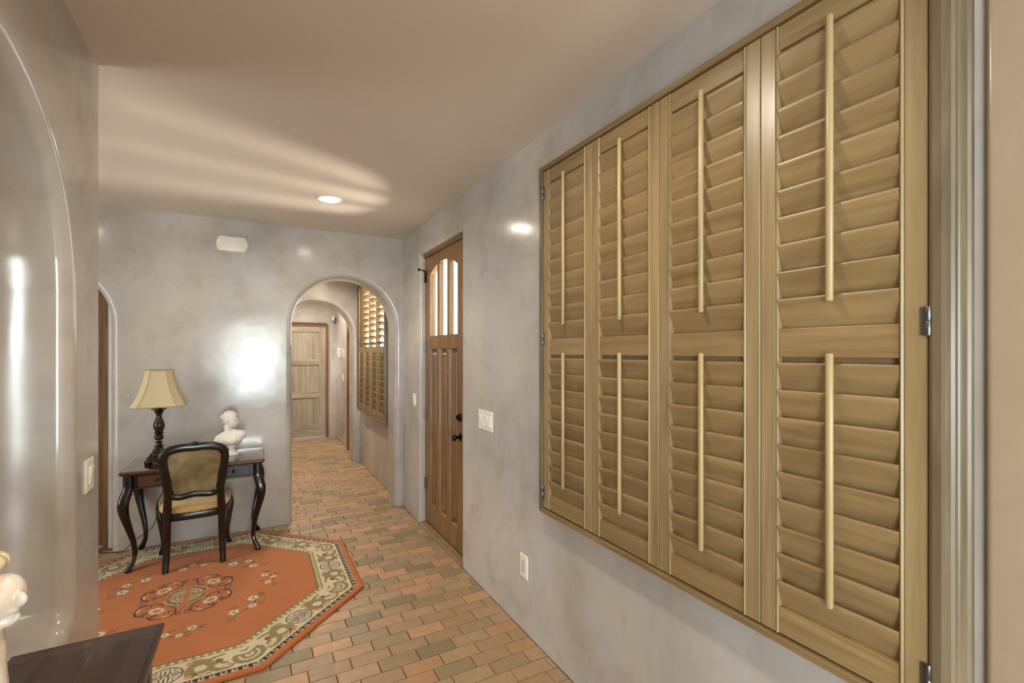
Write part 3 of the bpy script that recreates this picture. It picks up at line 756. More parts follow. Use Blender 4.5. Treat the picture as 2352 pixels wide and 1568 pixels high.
# ------------------------------------------------------------------ rug
C_OR, C_CR, C_OL, C_DK, C_PK, C_BR, C_BL = [np.array(lin(*c)[:3]) for c in
    ((180, 105, 52), (210, 193, 158), (142, 124, 78), (52, 36, 30), (200, 140, 104), (112, 62, 36), (120, 128, 128))]
def make_rug():
    NR = 540; ext = RUGA + 0.004; ax = np.linspace(-ext, ext, NR); h = ax[1] - ax[0]
    X, Y = np.meshgrid(ax, ax); A, B = np.abs(X), np.abs(Y)
    met = np.maximum(np.maximum(A, B), (A + B) * math.sqrt(0.5))
    img = np.empty((NR, NR, 3)); img[:] = C_OR
    # sector coordinates: s along the side, m = distance from centre (met)
    ang = np.arctan2(Y, X); k8 = np.round(ang / (math.pi / 4)); th = k8 * math.pi / 4
    sx = -X * np.sin(th) + Y * np.cos(th)
    img[met < 0.986] = C_DK
    # fret band: cream keys on black
    u = np.abs(sx) / 0.046; fu = u - np.floor(u); t = (met - 0.955) / 0.031
    key = ((fu > 0.15) & (fu < 0.32) & (t > 0.25)) | ((fu > 0.15) & (fu < 0.8) & (t > 0.7) & (t < 0.9)) | ((fu > 0.5) & (fu < 0.66) & (t < 0.55) & (t > 0.12))
    img[(met > 0.955) & (met < 0.984) & key] = C_CR * 0.85
    img[met < 0.955] = C_CR
    img[met < 0.786] = C_CR
    band = (met < 0.781) & (met >= 0.752)
    img[band] = C_OL
    du = (sx / 0.036); du = (du - np.floor(du) - 0.5) * 0.036
    img[band & (du ** 2 + (met - 0.767) ** 2 < 0.0098 ** 2)] = C_CR
    img[met < 0.752] = C_OL * 0.55
    img[met < 0.746] = C_OR
    def disk(x, y_, r, c, r2=None):
        r2 = r2 or r
        i0, i1 = int((y_ - r2 + ext) / h) - 1, int((y_ + r2 + ext) / h) + 2
        j0, j1 = int((x - r + ext) / h) - 1, int((x + r + ext) / h) + 2
        i0, j0 = max(i0, 0), max(j0, 0)
        m = ((X[i0:i1, j0:j1] - x) / r) ** 2 + ((Y[i0:i1, j0:j1] - y_) / r2) ** 2 < 1
        img[i0:i1, j0:j1][m] = c
    def stroke(pts, wd, c, w1=None):
        w1 = wd if w1 is None else w1; n = len(pts); tot = 0
        for q in range(n - 1):
            a, b = pts[q], pts[q + 1]; L = math.hypot(b[0] - a[0], b[1] - a[1]); m = max(1, int(L / 0.0025))
            for s in range(m + 1):
                f = s / m; g = (q + f) / (n - 1); disk(a[0] + (b[0] - a[0]) * f, a[1] + (b[1] - a[1]) * f, max(0.0026, wd + (w1 - wd) * g), c)
    def place(pts, rot, ox=0.0, oy=0.0, mx=1, sc=1.0):
        c, s = math.cos(rot), math.sin(rot)
        return [((mx * p[0] * sc) * c - p[1] * sc * s + ox, (mx * p[0] * sc) * s + p[1] * sc * c + oy) for p in pts]
    def spiral(cx, cy, r0, r1, a0, a1, n=22):
        return [(cx + (r0 + (r1 - r0) * i / n) * math.cos(a0 + (a1 - a0) * i / n), cy + (r0 + (r1 - r0) * i / n) * math.sin(a0 + (a1 - a0) * i / n)) for i in range(n + 1)]
    # border: per side a round longevity medallion, leafy scrolls and a lotus at every corner
    for sd in range(8):
        rot = sd * math.pi / 4 - math.pi / 2                      # local frame: x along the side, y outward
        T = lambda pts, mx=1: place([(p[0], p[1] + 0.868) for p in pts], rot, 0, 0, mx)
        for mx in (1, -1):
            stroke(T(spiral(0.152, 0.008, 0.055, 0.032, 2.3, 7.9), mx), 0.024, C_OL, 0.014)
            stroke(T(spiral(0.150, 0.012, 0.026, 0.010, 3.6, 8.6), mx), 0.008, C_CR, 0.006)
            stroke(T([(0.098, -0.055), (0.135, -0.062), (0.175, -0.045), (0.210, -0.058), (0.245, -0.062)], mx), 0.016, C_OL, 0.007)
            stroke(T([(0.195, 0.040), (0.222, 0.060), (0.255, 0.066), (0.285, 0.060)], mx), 0.016, C_OL, 0.007)
            stroke(T([(0.178, -0.010), (0.205, 0.004), (0.228, -0.012), (0.240, 0.012), (0.262, 0.018)], mx), 0.014, C_OL, 0.008)
            stroke(T(spiral(0.222, -0.022, 0.016, 0.004, 0, 7), mx), 0.0045, C_BR)
            stroke(T(spiral(0.100, 0.060, 0.014, 0.004, 3, 10), mx), 0.005, C_PK); stroke(T(spiral(0.094, -0.060, 0.012, 0.004, 0, 7), mx), 0.005, C_PK)
            stroke(T([(0.112, 0.035), (0.150, 0.070), (0.195, 0.066)], mx), 0.0035, C_BR); stroke(T([(0.24, 0.04), (0.27, 0.035), (0.29, 0.05)], mx), 0.004, C_PK)
        ring = [(0.074 * math.cos(a), 0.066 * math.sin(a)) for a in np.linspace(0, 2 * math.pi, 40)]
        stroke(T(ring), 0.0036, C_DK)
        for mx in (1, -1):
            for seg in ([(0.0, 0.045), (0.0, 0.018)], [(0.018, 0.052), (0.018, 0.016), (0.055, 0.016)], [(0.036, 0.048), (0.036, 0.030), (0.052, 0.030)],
                        [(0.066, 0.004), (0.028, 0.004), (0.028, -0.006), (0.066, -0.006)], [(0.016, 0.007), (0.0, 0.007)], [(0.016, -0.009), (0.0, -0.009)], [(0.016, 0.007), (0.016, -0.009)],
                        [(0.018, -0.052), (0.018, -0.018), (0.055, -0.018)], [(0.036, -0.048), (0.036, -0.031), (0.052, -0.031)], [(0.0, -0.045), (0.0, -0.020)]):
                stroke(T(seg, mx), 0.003, C_DK)
        # corner lotus, on the ray between two sides
        rc = sd * math.pi / 4 + math.pi / 8 - math.pi / 2
        T2 = lambda pts, mx=1: place([(p[0], p[1] + 0.938) for p in pts], rc, 0, 0, mx)
        for rr, c_, wd in ((0.056, C_OL, 0.014), (0.038, C_CR, 0.007), (0.027, C_OL, 0.008), (0.013, C_CR, 0.007)):
            stroke(T2([(rr * 1.15 * math.cos(a), rr * math.sin(a)) for a in np.linspace(-0.6, math.pi + 0.6, 24)]), wd, c_)
        for mx in (1, -1):
            stroke(T2([(0.02, -0.02), (0.05, -0.035), (0.075, -0.022)], mx), 0.009, C_OL, 0.004); stroke(T2([(0.0, -0.05), (0.02, -0.065)], mx), 0.007, C_OL, 0.004)
            stroke(T2([(0.056, 0.01), (0.085, 0.02), (0.10, 0.0)], mx), 0.007, C_OL, 0.004)
        disk(*T2([(0.0, -0.012)])[0], 0.011, C_BL); disk(*T2([(0, 0.012)])[0], 0.006, C_PK)
    # sprays of blossom round the field
    for k in range(8):
        a = k * math.pi / 4 + 0.02; r_ = 0.475; T = lambda pts, mx=1: place(pts, a + math.pi / 2, r_ * math.cos(a), r_ * math.sin(a), mx)
        big = 1.5 if k % 2 else 1.15
        S = lambda pts: T([(p[0] * big, p[1] * big) for p in pts])
        stroke(S([(-0.10, -0.03), (-0.06, -0.005), (-0.02, -0.02), (0.03, -0.01), (0.07, 0.02), (0.10, 0.005)]), 0.0032, C_DK)
        for q in ((-0.105, -0.02), (0.10, 0.02), (0.04, -0.04), (-0.03, 0.035)): stroke(S(spiral(q[0], q[1], 0.016, 0.003, 0, 6.5)), 0.0028, C_BR)
        for (fx, fy, fr, c_) in ((-0.055, 0.012, 0.012, C_CR), (0.005, -0.02, 0.010, C_CR), (0.055, 0.024, 0.013, C_CR), (0.02, 0.02, 0.008, C_OL), (-0.08, -0.018, 0.008, C_OL), (0.085, -0.008, 0.008, C_OL)):
            for j in range(5):
                b_ = j * 2 * math.pi / 5; disk(*S([(fx + fr * math.cos(b_), fy + fr * math.sin(b_))])[0], fr * 0.72 * big, c_)
            disk(*S([(fx, fy)])[0], fr * 0.5 * big, C_BL * 0.4 if c_ is C_CR else C_BR)
        stroke(S([(0.06, 0.0), (0.085, 0.03)]), 0.004, C_OL)
    # centre medallion
    for k in range(4):
        a = k * math.pi / 2 + math.pi / 4; T = lambda pts, mx=1: place(pts, a - math.pi / 2, 0, 0, mx)
        for mx in (1, -1):
            stroke(T([(0.015, 0.262), (0.06, 0.275), (0.105, 0.25), (0.13, 0.205), (0.118, 0.165), (0.09, 0.155), (0.075, 0.175), (0.09, 0.19)], mx), 0.0058, C_DK, 0.0035)
            stroke(T([(0.02, 0.135), (0.06, 0.13), (0.10, 0.15)], mx), 0.005, C_DK, 0.003); stroke(T(spiral(0.04, 0.235, 0.02, 0.004, 1, 8), mx), 0.004, C_DK)
            stroke(T(spiral(0.15, 0.175, 0.022, 0.004, 4.2, -2), mx), 0.0035, C_DK); stroke(T([(0.10, 0.235), (0.118, 0.205)], mx), 0.007, C_CR, 0.003)
        for j in range(7):
            b_ = j * 2 * math.pi / 7; disk(*T([(0.033 * math.cos(b_), 0.195 + 0.026 * math.sin(b_))])[0], 0.013, C_CR)
        for rr in (0.020, 0.010): stroke(T([(rr * 1.2 * math.cos(x_), 0.195 + rr * math.sin(x_)) for x_ in np.linspace(0.3, 5.6, 18)]), 0.0026, C_PK * 0.8)
        T3 = lambda pts, mx=1: place(pts, a - math.pi / 4, 0, 0, mx)
        for j in range(4): disk(*T3([(-0.012 + 0.008 * j, 0.165 + 0.006 * (j % 2))])[0], 0.0042, C_BR)
        T4 = lambda pts, mx=1: place(pts, a, 0, 0, mx)
        for rr, c_ in ((0.112, C_CR * 0.8), (0.104, C_BR * 0.9), (0.092, C_OL), (0.078, C_CR * 0.8), (0.068, C_OL), (0.054, C_CR * 0.75), (0.044, C_OL)):
            stroke(T4([(rr * math.cos(x_) * (1 + 0.04 * math.sin(x_ * 26)), rr * math.sin(x_) * (1 + 0.04 * math.sin(x_ * 26))) for x_ in np.linspace(-0.55, 0.55, 18)]), 0.0058, c_)
        stroke(T4([(0.025, 0.0), (0.038, 0.0)]), 0.006, C_PK)
    disk(0, 0, 0.012, C_BL * 0.6); disk(0, 0, 0.005, C_CR)
    # pile mesh, clipped to the octagon
    idx = -np.ones((NR, NR), int); keep = met <= RUGA; idx[keep] = np.arange(keep.sum())
    z = np.full(keep.sum(), 0.012); m_ = met[keep]; z -= np.clip((m_ - (RUGA - 0.006)) / 0.006, 0, 1) * 0.005
    co = np.stack([X[keep], Y[keep], z], 1)
    q = np.stack([idx[:-1, :-1], idx[:-1, 1:], idx[1:, 1:], idx[1:, :-1]], -1).reshape(-1, 4); q = q[(q >= 0).all(1)]
    me = bpy.data.meshes.new('pile'); me.vertices.add(len(co)); me.vertices.foreach_set('co', co.ravel())
    me.loops.add(q.size); me.loops.foreach_set('vertex_index', q.ravel()); me.polygons.add(len(q)); me.polygons.foreach_set('loop_start', np.arange(0, q.size, 4))
    me.polygons.foreach_set('use_smooth', np.ones(len(q), bool))
    me.update(calc_edges=True)
    ca = me.color_attributes.new('weave', 'FLOAT_COLOR', 'POINT'); ca.data.foreach_set('color', np.concatenate([img[keep], np.ones((len(co), 1))], 1).ravel())
    n = N('wool_rug'); at = n.a('ShaderNodeVertexColor', layer_name='weave'); v = n.coords(rand=False)
    g = n.noise(v, 5, 4, 0.6); f = n.noise(v, 330, 2)
    col = n.mix(n.maprange(g, 0.35, 0.7, 0.0, 0.14), at.outputs[0], lin(120, 66, 36))
    mat = n.out(col, 0.9, n.bump(f, 0.25, 0.002), Specular_IOR_Level=0.15, Sheen_Weight=0.15)
    e = empty('octagonal_rug', (RUGC[0], RUGC[1], 0.0015))
    link_mesh('pile', me, mat, e)
    bm = bmesh.new(); t8 = RUGA / math.cos(math.pi / 8)
    oct_ = lambda r_, z_: [(r_ * math.cos(math.pi / 8 + k * math.pi / 4), r_ * math.sin(math.pi / 8 + k * math.pi / 4), z_) for k in range(8)]
    loft(bm, [oct_(t8 - 0.002, 0.0), oct_(t8 + 0.005, 0.001), oct_(t8 + 0.007, 0.006), oct_(t8 + 0.004, 0.0105), oct_(t8 - 0.006, 0.0118), oct_(t8 - 0.012, 0.006)], cap=False)
    nb = N('rug_binding'); build('binding', bm, nb.out(lin(172, 92, 48), 0.85, None, Specular_IOR_Level=0.2), e, smooth=60)
    tag(e, 'orange octagonal rug with cream scrolled border under the desk', 'rug')
make_rug()
ZR = 0.0138

# ------------------------------------------------------------------ writing desk
def cabriole(nm, cx, cy, dx, dy, prof, mat, parent, e=3.2):
    P = smooth_path([(z, o_, h_) for z, o_, h_ in prof], 5)
    bm = bmesh.new(); loft(bm, [superloop((cx + dx * p[1], cy + dy * p[1]), p[2], p[2], p[0], 16, e) for p in P])
    return build(nm, bm, mat, parent, smooth=50)
DX0, DX1, DY0, DY1 = -0.832, 0.072, 4.182, 4.728
desk = empty('writing_desk', ((DX0 + DX1) / 2, (DY0 + DY1) / 2, ZR)); hw, hd = (DX1 - DX0) / 2, (DY1 - DY0) / 2
def rloop(i, z, c=0.012):
    a, b = hw - i, hd - i
    return [(-a + c, -b, z), (a - c, -b, z), (a, -b + c, z), (a, b - c, z), (a - c, b, z), (-a + c, b, z), (-a, b - c, z), (-a, -b + c, z)]
bm = bmesh.new(); loft(bm, [rloop(0.012, 0.690), rloop(0.006, 0.692), rloop(0.004, 0.699), rloop(0.0, 0.702), rloop(0.0, 0.712), rloop(0.004, 0.717), rloop(0.008, 0.718)])
top = build('top_edge', bm, M['desk_edge'], desk, smooth=25)
bm = bmesh.new(); loft(bm, [rloop(0.009, 0.7175), rloop(0.010, 0.7200), rloop(0.013, 0.7206)]); build('table_top', bm, M['desk_top'], desk, smooth=25)
ins = 0.045
apr = bmesh.new(); box(apr, -hw + ins + 0.02, hw - ins - 0.02, -hd + ins + 0.004, -hd + ins + 0.022, 0.585, 0.690); build('front_apron', apr, M['dark_wood'], desk, None, 0.002)
build('back_apron', bx(-hw + ins + 0.02, hw - ins - 0.02, hd - ins - 0.022, hd - ins - 0.004, 0.585, 0.690), M['dark_wood'], desk, None, 0.002)
for sg in (-1, 1): build('side_apron', bx(sg * (hw - ins - 0.022), sg * (hw - ins - 0.004), -hd + ins + 0.02, hd - ins - 0.02, 0.585, 0.690), M['dark_wood'], desk, None, 0.002)
wdr = (2 * hw - 2 * ins - 0.10) / 3
for k in range(3):
    a = -hw + ins + 0.05 + k * wdr
    dr = build('drawer', bx(a + 0.006, a + wdr - 0.006, -hd + ins - 0.004, -hd + ins + 0.012, 0.598, 0.680), M['desk_edge'] if k == 0 else M['dark_wood'], desk, None, 0.003)
    bm = bmesh.new(); lathe(bm, [(0.006, 0), (0.004, 0.008), (0.010, 0.014), (0.010, 0.02), (0.004, 0.024)], 12)
    build('knob', bm, M['black_metal'], dr, smooth=40, loc=(a + wdr / 2, -hd + ins - 0.003, 0.64), rot=(R(90), 0, 0))
bm = bmesh.new(); box(bm, -hw + ins + 0.04, hw - ins - 0.04, -hd + ins - 0.001, -hd + ins + 0.01, 0.583, 0.592); build('apron_bead', bm, M['desk_edge'], desk, None, 0.002)
LEGP = [(0.692, 0.0, 0.031), (0.62, 0.0, 0.031), (0.585, 0.004, 0.032), (0.545, 0.020, 0.034), (0.49, 0.034, 0.033), (0.42, 0.030, 0.028), (0.32, 0.002, 0.022),
        (0.21, -0.030, 0.0175), (0.125, -0.042, 0.015), (0.07, -0.030, 0.016), (0.03, -0.006, 0.021), (0.012, 0.004, 0.022), (0.0, 0.004, 0.018)]
for sx in (-1, 1):
    for sy in (-1, 1): cabriole('leg', sx * (hw - ins - 0.004), sy * (hd - ins - 0.004), sx * 0.72, sy * 0.72, LEGP, M['dark_wood'], desk)
tag(desk, 'dark wooden writing desk with curved cabriole legs against the wall', 'desk')
ZD = ZR + 0.7206

# ------------------------------------------------------------------ chair
ch = empty('upholstered_chair', (-0.392, 4.30, ZR), R(4))
def lean(z): return -0.190 - max(0.0, z - 0.42) * 0.20
half = [(0.0, 0.888), (0.07, 0.890), (0.125, 0.882), (0.165, 0.862), (0.182, 0.82), (0.178, 0.75), (0.167, 0.67), (0.160, 0.60), (0.143, 0.548), (0.10, 0.527), (0.05, 0.532), (0.0, 0.540)]
loop2 = half + [(-x, z) for x, z in reversed(half[1:-1])]
sm = smooth_path([(x, 0, z) for x, z in loop2 + loop2[:1]], 4)[:-1]
bm = bmesh.new(); rows = []
nL = len(sm)
for i, p in enumerate(sm):
    t = (sm[(i + 1) % nL] - sm[i - 1]).normalized(); nrm = Vector((-t.z, 0, t.x)); wv = 0.027 if p.z > 0.56 else 0.021
    rows.append([bm.verts.new((p.x + nrm.x * a * wv, lean(p.z) + b * 0.020, p.z + nrm.z * a * wv)) for a, b in ((-1, -0.6), (-0.6, -1), (0.5, -1), (1, -0.55), (1, 0.7), (0.6, 1), (-0.6, 1), (-1, 0.7))])
for i in range(nL):
    a, b = rows[i], rows[(i + 1) % nL]
    for k in range(8): bm.faces.new((a[k], a[(k + 1) % 8], b[(k + 1) % 8], b[k]))
build('back_frame', bm, M['dark_wood'], ch, smooth=45)
cen = Vector((0, 0, 0.71)); bm = bmesh.new()
def padloop(k, dy): return [((p.x) * k, lean(p.z) + dy, 0.71 + (p.z - 0.71) * k) for p in sm]
loft(bm, [padloop(0.90, 0.012), padloop(0.90, -0.008), padloop(0.86, -0.012), padloop(0.78, -0.014), padloop(0.60, -0.0148), padloop(0.4, -0.015), padloop(0.2, -0.015)])
build('back_pad', bm, M['velvet_back'], ch, smooth=60)
bm = bmesh.new()
for dx_, dz_, r_ in ((0, 0.006, 0.018), (-0.022, 0.002, 0.014), (0.022, 0.002, 0.014), (-0.042, -0.001, 0.009), (0.042, -0.001, 0.009)):
    mt = Matrix.Translation((dx_, lean(0.91), 0.910 + dz_)) @ Matrix.Diagonal((1, 1.1, 0.75, 1)); bmesh.ops.create_uvsphere(bm, u_segments=12, v_segments=8, radius=r_, matrix=mt)
build('crest', bm, M['dark_wood'], ch, smooth='all')
for s in (-1, 1):
    P = smooth_path([(s * 0.158, lean(0.58), 0.59), (s * 0.160, lean(0.5), 0.50), (s * 0.164, -0.190, 0.42), (s * 0.166, -0.186, 0.34), (s * 0.168, -0.180, 0.20), (s * 0.171, -0.188, 0.09), (s * 0.174, -0.203, 0.0)], 4)
    bm = bmesh.new(); n_ = len(P)
    loft(bm, [superloop((p.x, p.y), 0.0275 - 0.008 * abs(i / n_ - 0.35) * 1.6, 0.026 - 0.006 * abs(i / n_ - 0.35) * 1.6, p.z, 12, 3) for i, p in enumerate(P)])
    build('rear_leg', bm, M['dark_wood'], ch, smooth=50)
    prof = [(0.375, 0, 0.027), (0.345, 0.008, 0.029), (0.30, 0.012, 0.026), (0.22, 0.002, 0.020), (0.12, -0.014, 0.015), (0.055, -0.014, 0.0145), (0.022, 0.0, 0.019), (0.0, 0.004, 0.016)]
    cabriole('front_leg', s * 0.222, 0.190, s * 0.7, 0.7, prof, M['dark_wood'], ch)
def seat_outline(k=1.0, nseg=40):
    out = []
    for i in range(nseg):
        a = 2 * math.pi * (i + 0.5) / nseg; ca, sa = math.cos(a), math.sin(a)
        x = math.copysign(abs(ca) ** 0.5, ca); y_ = math.copysign(abs(sa) ** 0.5, sa)
        wd = 0.205 + 0.052 * (y_ + 1) / 2
        out.append((x * wd * k, 0.012 + y_ * 0.218 * k))
    return out
def sl_(k, z): return [(x, y_, z) for x, y_ in seat_outline(k)]
bm = bmesh.new(); loft(bm, [sl_(0.95, 0.352), sl_(0.985, 0.352), sl_(1.0, 0.360), sl_(1.0, 0.395), sl_(0.985, 0.402), sl_(0.9, 0.402)]); build('seat_rail', bm, M['dark_wood'], ch, smooth=40)
bm = bmesh.new(); loft(bm, [sl_(0.96, 0.400), sl_(0.985, 0.408), sl_(0.985, 0.425), sl_(0.93, 0.445), sl_(0.8, 0.459), sl_(0.5, 0.468), sl_(0.1, 0.470)]); build('seat_cushion', bm, M['velvet_seat'], ch, smooth='all')
bm = bmesh.new(); pts = seat_outline(0.993, 96)
for x, y_ in pts: bmesh.ops.create_icosphere(bm, subdivisions=1, radius=0.0052, matrix=Matrix.Translation((x, y_, 0.405)))
o = build('nail_trim', bm, M['black_metal'], ch, smooth='all'); o['kind'] = 'stuff'
tag(ch, 'dark wooden chair with olive upholstered back pulled up to desk', 'chair')

# ------------------------------------------------------------------ table lamp
lamp = empty('table_lamp', (-0.640, 4.45, ZD), R(4))
def sq(h_, z, c=0.25): return [(-h_ + c * h_, -h_, z), (h_ - c * h_, -h_, z), (h_, -h_ + c * h_, z), (h_, h_ - c * h_, z), (h_ - c * h_, h_, z), (-h_ + c * h_, h_, z), (-h_, h_ - c * h_, z), (-h_, -h_ + c * h_, z)]
bm = bmesh.new(); loft(bm, [sq(0.083, 0.014), sq(0.085, 0.020), sq(0.080, 0.028), sq(0.072, 0.032), sq(0.066, 0.048), sq(0.052, 0.066), sq(0.044, 0.082), sq(0.038, 0.086), sq(0.038, 0.096), sq(0.030, 0.100), sq(0.026, 0.112), sq(0.018, 0.118)])
build('base', bm, M['lamp_body'], lamp, smooth=25)
for sx in (-1, 1):
    for sy in (-1, 1):
        bm = bmesh.new(); loft(bm, [[(sx * 0.066 + x * 0.8, sy * 0.066 + y_ * 0.8, z) for x, y_, _ in sq(h_, 0)] for h_, z in ((0.016, 0), (0.02, 0.006), (0.022, 0.016))]); build('foot', bm, M['lamp_body'], lamp, smooth=25)
prof = [(0.020, 0.116), (0.032, 0.122), (0.032, 0.128), (0.018, 0.134), (0.016, 0.144), (0.026, 0.150), (0.026, 0.155), (0.015, 0.162), (0.014, 0.170), (0.024, 0.176), (0.030, 0.190), (0.028, 0.205), (0.018, 0.216),
        (0.030, 0.222), (0.032, 0.228), (0.022, 0.234), (0.028, 0.246), (0.036, 0.268), (0.037, 0.285), (0.031, 0.310), (0.022, 0.334), (0.017, 0.352), (0.017, 0.362), (0.022, 0.372), (0.026, 0.386), (0.036, 0.400), (0.050, 0.408), (0.050, 0.411), (0.012, 0.412)]
bm = bmesh.new(); lathe(bm, prof, 28); build('stem', bm, M['lamp_body'], lamp, smooth=35)
bm = bmesh.new(); lathe(bm, [(0.011, 0.411), (0.011, 0.455), (0.008, 0.458)], 14); build('candle_sleeve', bm, M['black_metal'], lamp, smooth=40)
def shl(i, k=1.0):
    t = i / 12; h_ = (0.083 + (0.168 - 0.083) * (0.42 * t + 0.58 * t ** 2.1)) * k; c = 0.036 + 0.014 * t; z = 0.706 - 0.270 * t
    return [(-h_ + c, -h_, z), (h_ - c, -h_, z), (h_, -h_ + c, z), (h_, h_ - c, z), (h_ - c, h_, z), (-h_ + c, h_, z), (-h_, h_ - c, z), (-h_, -h_ + c, z)]
bm = bmesh.new(); loft(bm, [shl(i) for i in range(13)] + [shl(i, 0.985) for i in range(12, -1, -1)], cap=False); sh = build('shade', bm, M['shade'], lamp, smooth=25)
for k in range(8):
    bm = bmesh.new(); tube(bm, [shl(i, 1.003)[k] for i in range(13)], 0.0022, 6); build('piping', bm, M['piping'], sh, smooth='all')
for i in (0, 12):
    bm = bmesh.new(); L_ = shl(i, 1.004); tube(bm, L_ + [L_[0]], 0.004, 6); build('trim_band', bm, M['piping'], sh, smooth=60)
bm = bmesh.new(); tube(bm, [(-0.08, 0, 0.70), (0.08, 0, 0.70)], 0.002, 6); tube(bm, [(0, -0.08, 0.70), (0, 0.08, 0.70)], 0.002, 6); tube(bm, [(0, 0, 0.456), (0, 0, 0.70)], 0.004, 6)
build('spider', bm, M['black_metal'], sh, smooth=60)
tag(lamp, 'table lamp with cream bell shade and carved bronze stem', 'lamp')

# ------------------------------------------------------------------ sculpted busts
def blob(bm, c, r, rot=(0, 0, 0), seg=20):
    mt = Matrix.Translation(c) @ (Matrix.Rotation(R(rot[2]), 4, 'Z') @ Matrix.Rotation(R(rot[1]), 4, 'Y') @ Matrix.Rotation(R(rot[0]), 4, 'X')) @ Matrix.Diagonal((*r, 1))
    bmesh.ops.create_uvsphere(bm, u_segments=seg, v_segments=seg // 2 + 4, radius=1.0, matrix=mt)
def sculpt(nm, bm, mat, parent, vox, it=4, fac=0.5):
    o = build(nm, bm, mat, parent, smooth='all')
    m = o.modifiers.new('fuse', 'REMESH'); m.mode = 'VOXEL'; m.voxel_size = vox; m.use_smooth_shade = True
    s = o.modifiers.new('relax', 'SMOOTH'); s.iterations = it; s.factor = fac
    return o
bu = empty('classical_bust', (-0.158, 4.47, ZD), R(-14))
bm = bmesh.new()
lathe(bm, [(0.050, 0.0), (0.052, 0.004), (0.052, 0.014), (0.046, 0.020), (0.036, 0.026), (0.024, 0.036), (0.022, 0.048), (0.027, 0.062), (0.034, 0.070), (0.03, 0.078)], 32)
build('pedestal', bm, M['bust'], bu, smooth=40)
bm = bmesh.new()
secs = [(0.074, 0.0, 0.0, 0.026, 0.022), (0.086, -0.002, -0.002, 0.046, 0.034), (0.100, -0.008, -0.010, 0.074, 0.044), (0.120, -0.014, -0.012, 0.094, 0.048),
        (0.140, -0.018, -0.006, 0.108, 0.046), (0.160, -0.018, 0.002, 0.112, 0.042), (0.176, -0.018, 0.006, 0.104, 0.036), (0.190, -0.018, 0.007, 0.078, 0.030), (0.202, -0.020, 0.006, 0.046, 0.026), (0.214, -0.022, 0.005, 0.030, 0.024)]
loft(bm, [[(cx_ + hx_ * math.copysign(abs(math.cos(t_)) ** 0.8, math.cos(t_)), cy_ + hy_ * math.sin(t_), z_ + 0.16 * (hx_ * math.cos(t_)) * min(1.0, max(0.0, (z_ - 0.1) / 0.05)))
           for t_ in [2 * math.pi * k / 40 for k in range(40)]] for z_, cx_, cy_, hx_, hy_ in secs])
blob(bm, (-0.056, -0.040, 0.122), (0.030, 0.022, 0.027)); blob(bm, (0.024, -0.042, 0.126), (0.030, 0.022, 0.027))
blob(bm, (-0.108, 0.002, 0.128), (0.024, 0.032, 0.036), (0, 14, 0)); blob(bm, (0.076, 0.004, 0.168), (0.024, 0.030, 0.034), (0, -10, 0))
tube(bm, [(-0.018, 0.006, 0.16), (-0.026, 0.002, 0.215), (-0.022, -0.002, 0.26)], [0.040, 0.029, 0.028], 16)
def head(bm_, c, r, rot=(0, 0, 0), seg=20, k_=1.16):                          # the head, scaled about the top of the neck
    blob(bm_, (-0.022 + (c[0] + 0.022) * k_, c[1] * k_, 0.236 + (c[2] - 0.236) * k_), tuple(q_ * k_ for q_ in r), rot, seg)
head(bm, (-0.018, -0.002, 0.290), (0.042, 0.038, 0.050), (0, 8, 0))           # skull
head(bm, (0.000, -0.010, 0.268), (0.030, 0.028, 0.038), (0, -10, 0))          # face, turned to the right
head(bm, (0.014, -0.014, 0.243), (0.014, 0.014, 0.011))                       # chin
head(bm, (0.031, -0.016, 0.270), (0.0095, 0.006, 0.0135), (0, -18, 0))        # nose
head(bm, (0.026, -0.016, 0.2535), (0.007, 0.010, 0.004)); head(bm, (0.024, -0.016, 0.288), (0.012, 0.020, 0.006))
for k in range(9):                                                            # waved hair
    a = R(-40 + 28 * k); head(bm, (-0.022 + 0.034 * math.cos(a), -0.002 + 0.002 * k % 3, 0.303 + 0.030 * math.sin(a)), (0.016, 0.036, 0.014), (0, -math.degrees(a), 0), 12)
head(bm, (-0.060, 0.010, 0.302), (0.022, 0.022, 0.020)); head(bm, (-0.050, 0.006, 0.276), (0.016, 0.018, 0.020)); head(bm, (-0.047, 0.002, 0.238), (0.008, 0.010, 0.026), (0, 10, 0))
sculpt('figure', bm, M['bust'], bu, 0.0032, 3, 0.4)
tag(bu, 'white classical female bust on a round pedestal on the desk', 'bust')

# ------------------------------------------------------------------ console table with a figurine, at the left edge
TX0, TX1, TY0, TY1, TZ = XL + 0.006, -0.228, 0.50, 1.680, 0.80
ct = empty('console_table', ((TX0 + TX1) / 2, (TY0 + TY1) / 2, 0.002)); a_, b_ = (TX1 - TX0) / 2, (TY1 - TY0) / 2; HT = TZ - 0.002
def cl(i, z): return [(-a_ , -b_ + i, z), (a_ - i, -b_ + i, z), (a_ - i, b_ - i, z), (-a_, b_ - i, z)]
bm = bmesh.new(); loft(bm, [cl(0.020, HT - 0.036), cl(0.012, HT - 0.034), cl(0.010, HT - 0.026), cl(0.003, HT - 0.024), cl(0.0, HT - 0.016), cl(0.001, HT - 0.008), cl(0.005, HT - 0.004), cl(0.011, HT - 0.004)])
build('edge_moulding', bm, M['console_y'], ct, smooth=20)
bw = 0.050; z0, z1 = HT - 0.005, HT
build('border_board', bx(-a_, a_ - 0.0125, b_ - 0.0125 - bw, b_ - 0.0125, z0, z1), M['console_x'], ct, None, 0.0008); build('border_board', bx(-a_, a_ - 0.0125, -b_ + 0.0125, -b_ + 0.0125 + bw, z0, z1), M['console_x'], ct, None, 0.0008)
build('border_board', bx(a_ - 0.0125 - bw, a_ - 0.0125, -b_ + 0.0125 + bw, b_ - 0.0125 - bw, z0, z1), M['console_y'], ct, None, 0.0008)
inner = 2 * a_ - 0.0125 - bw
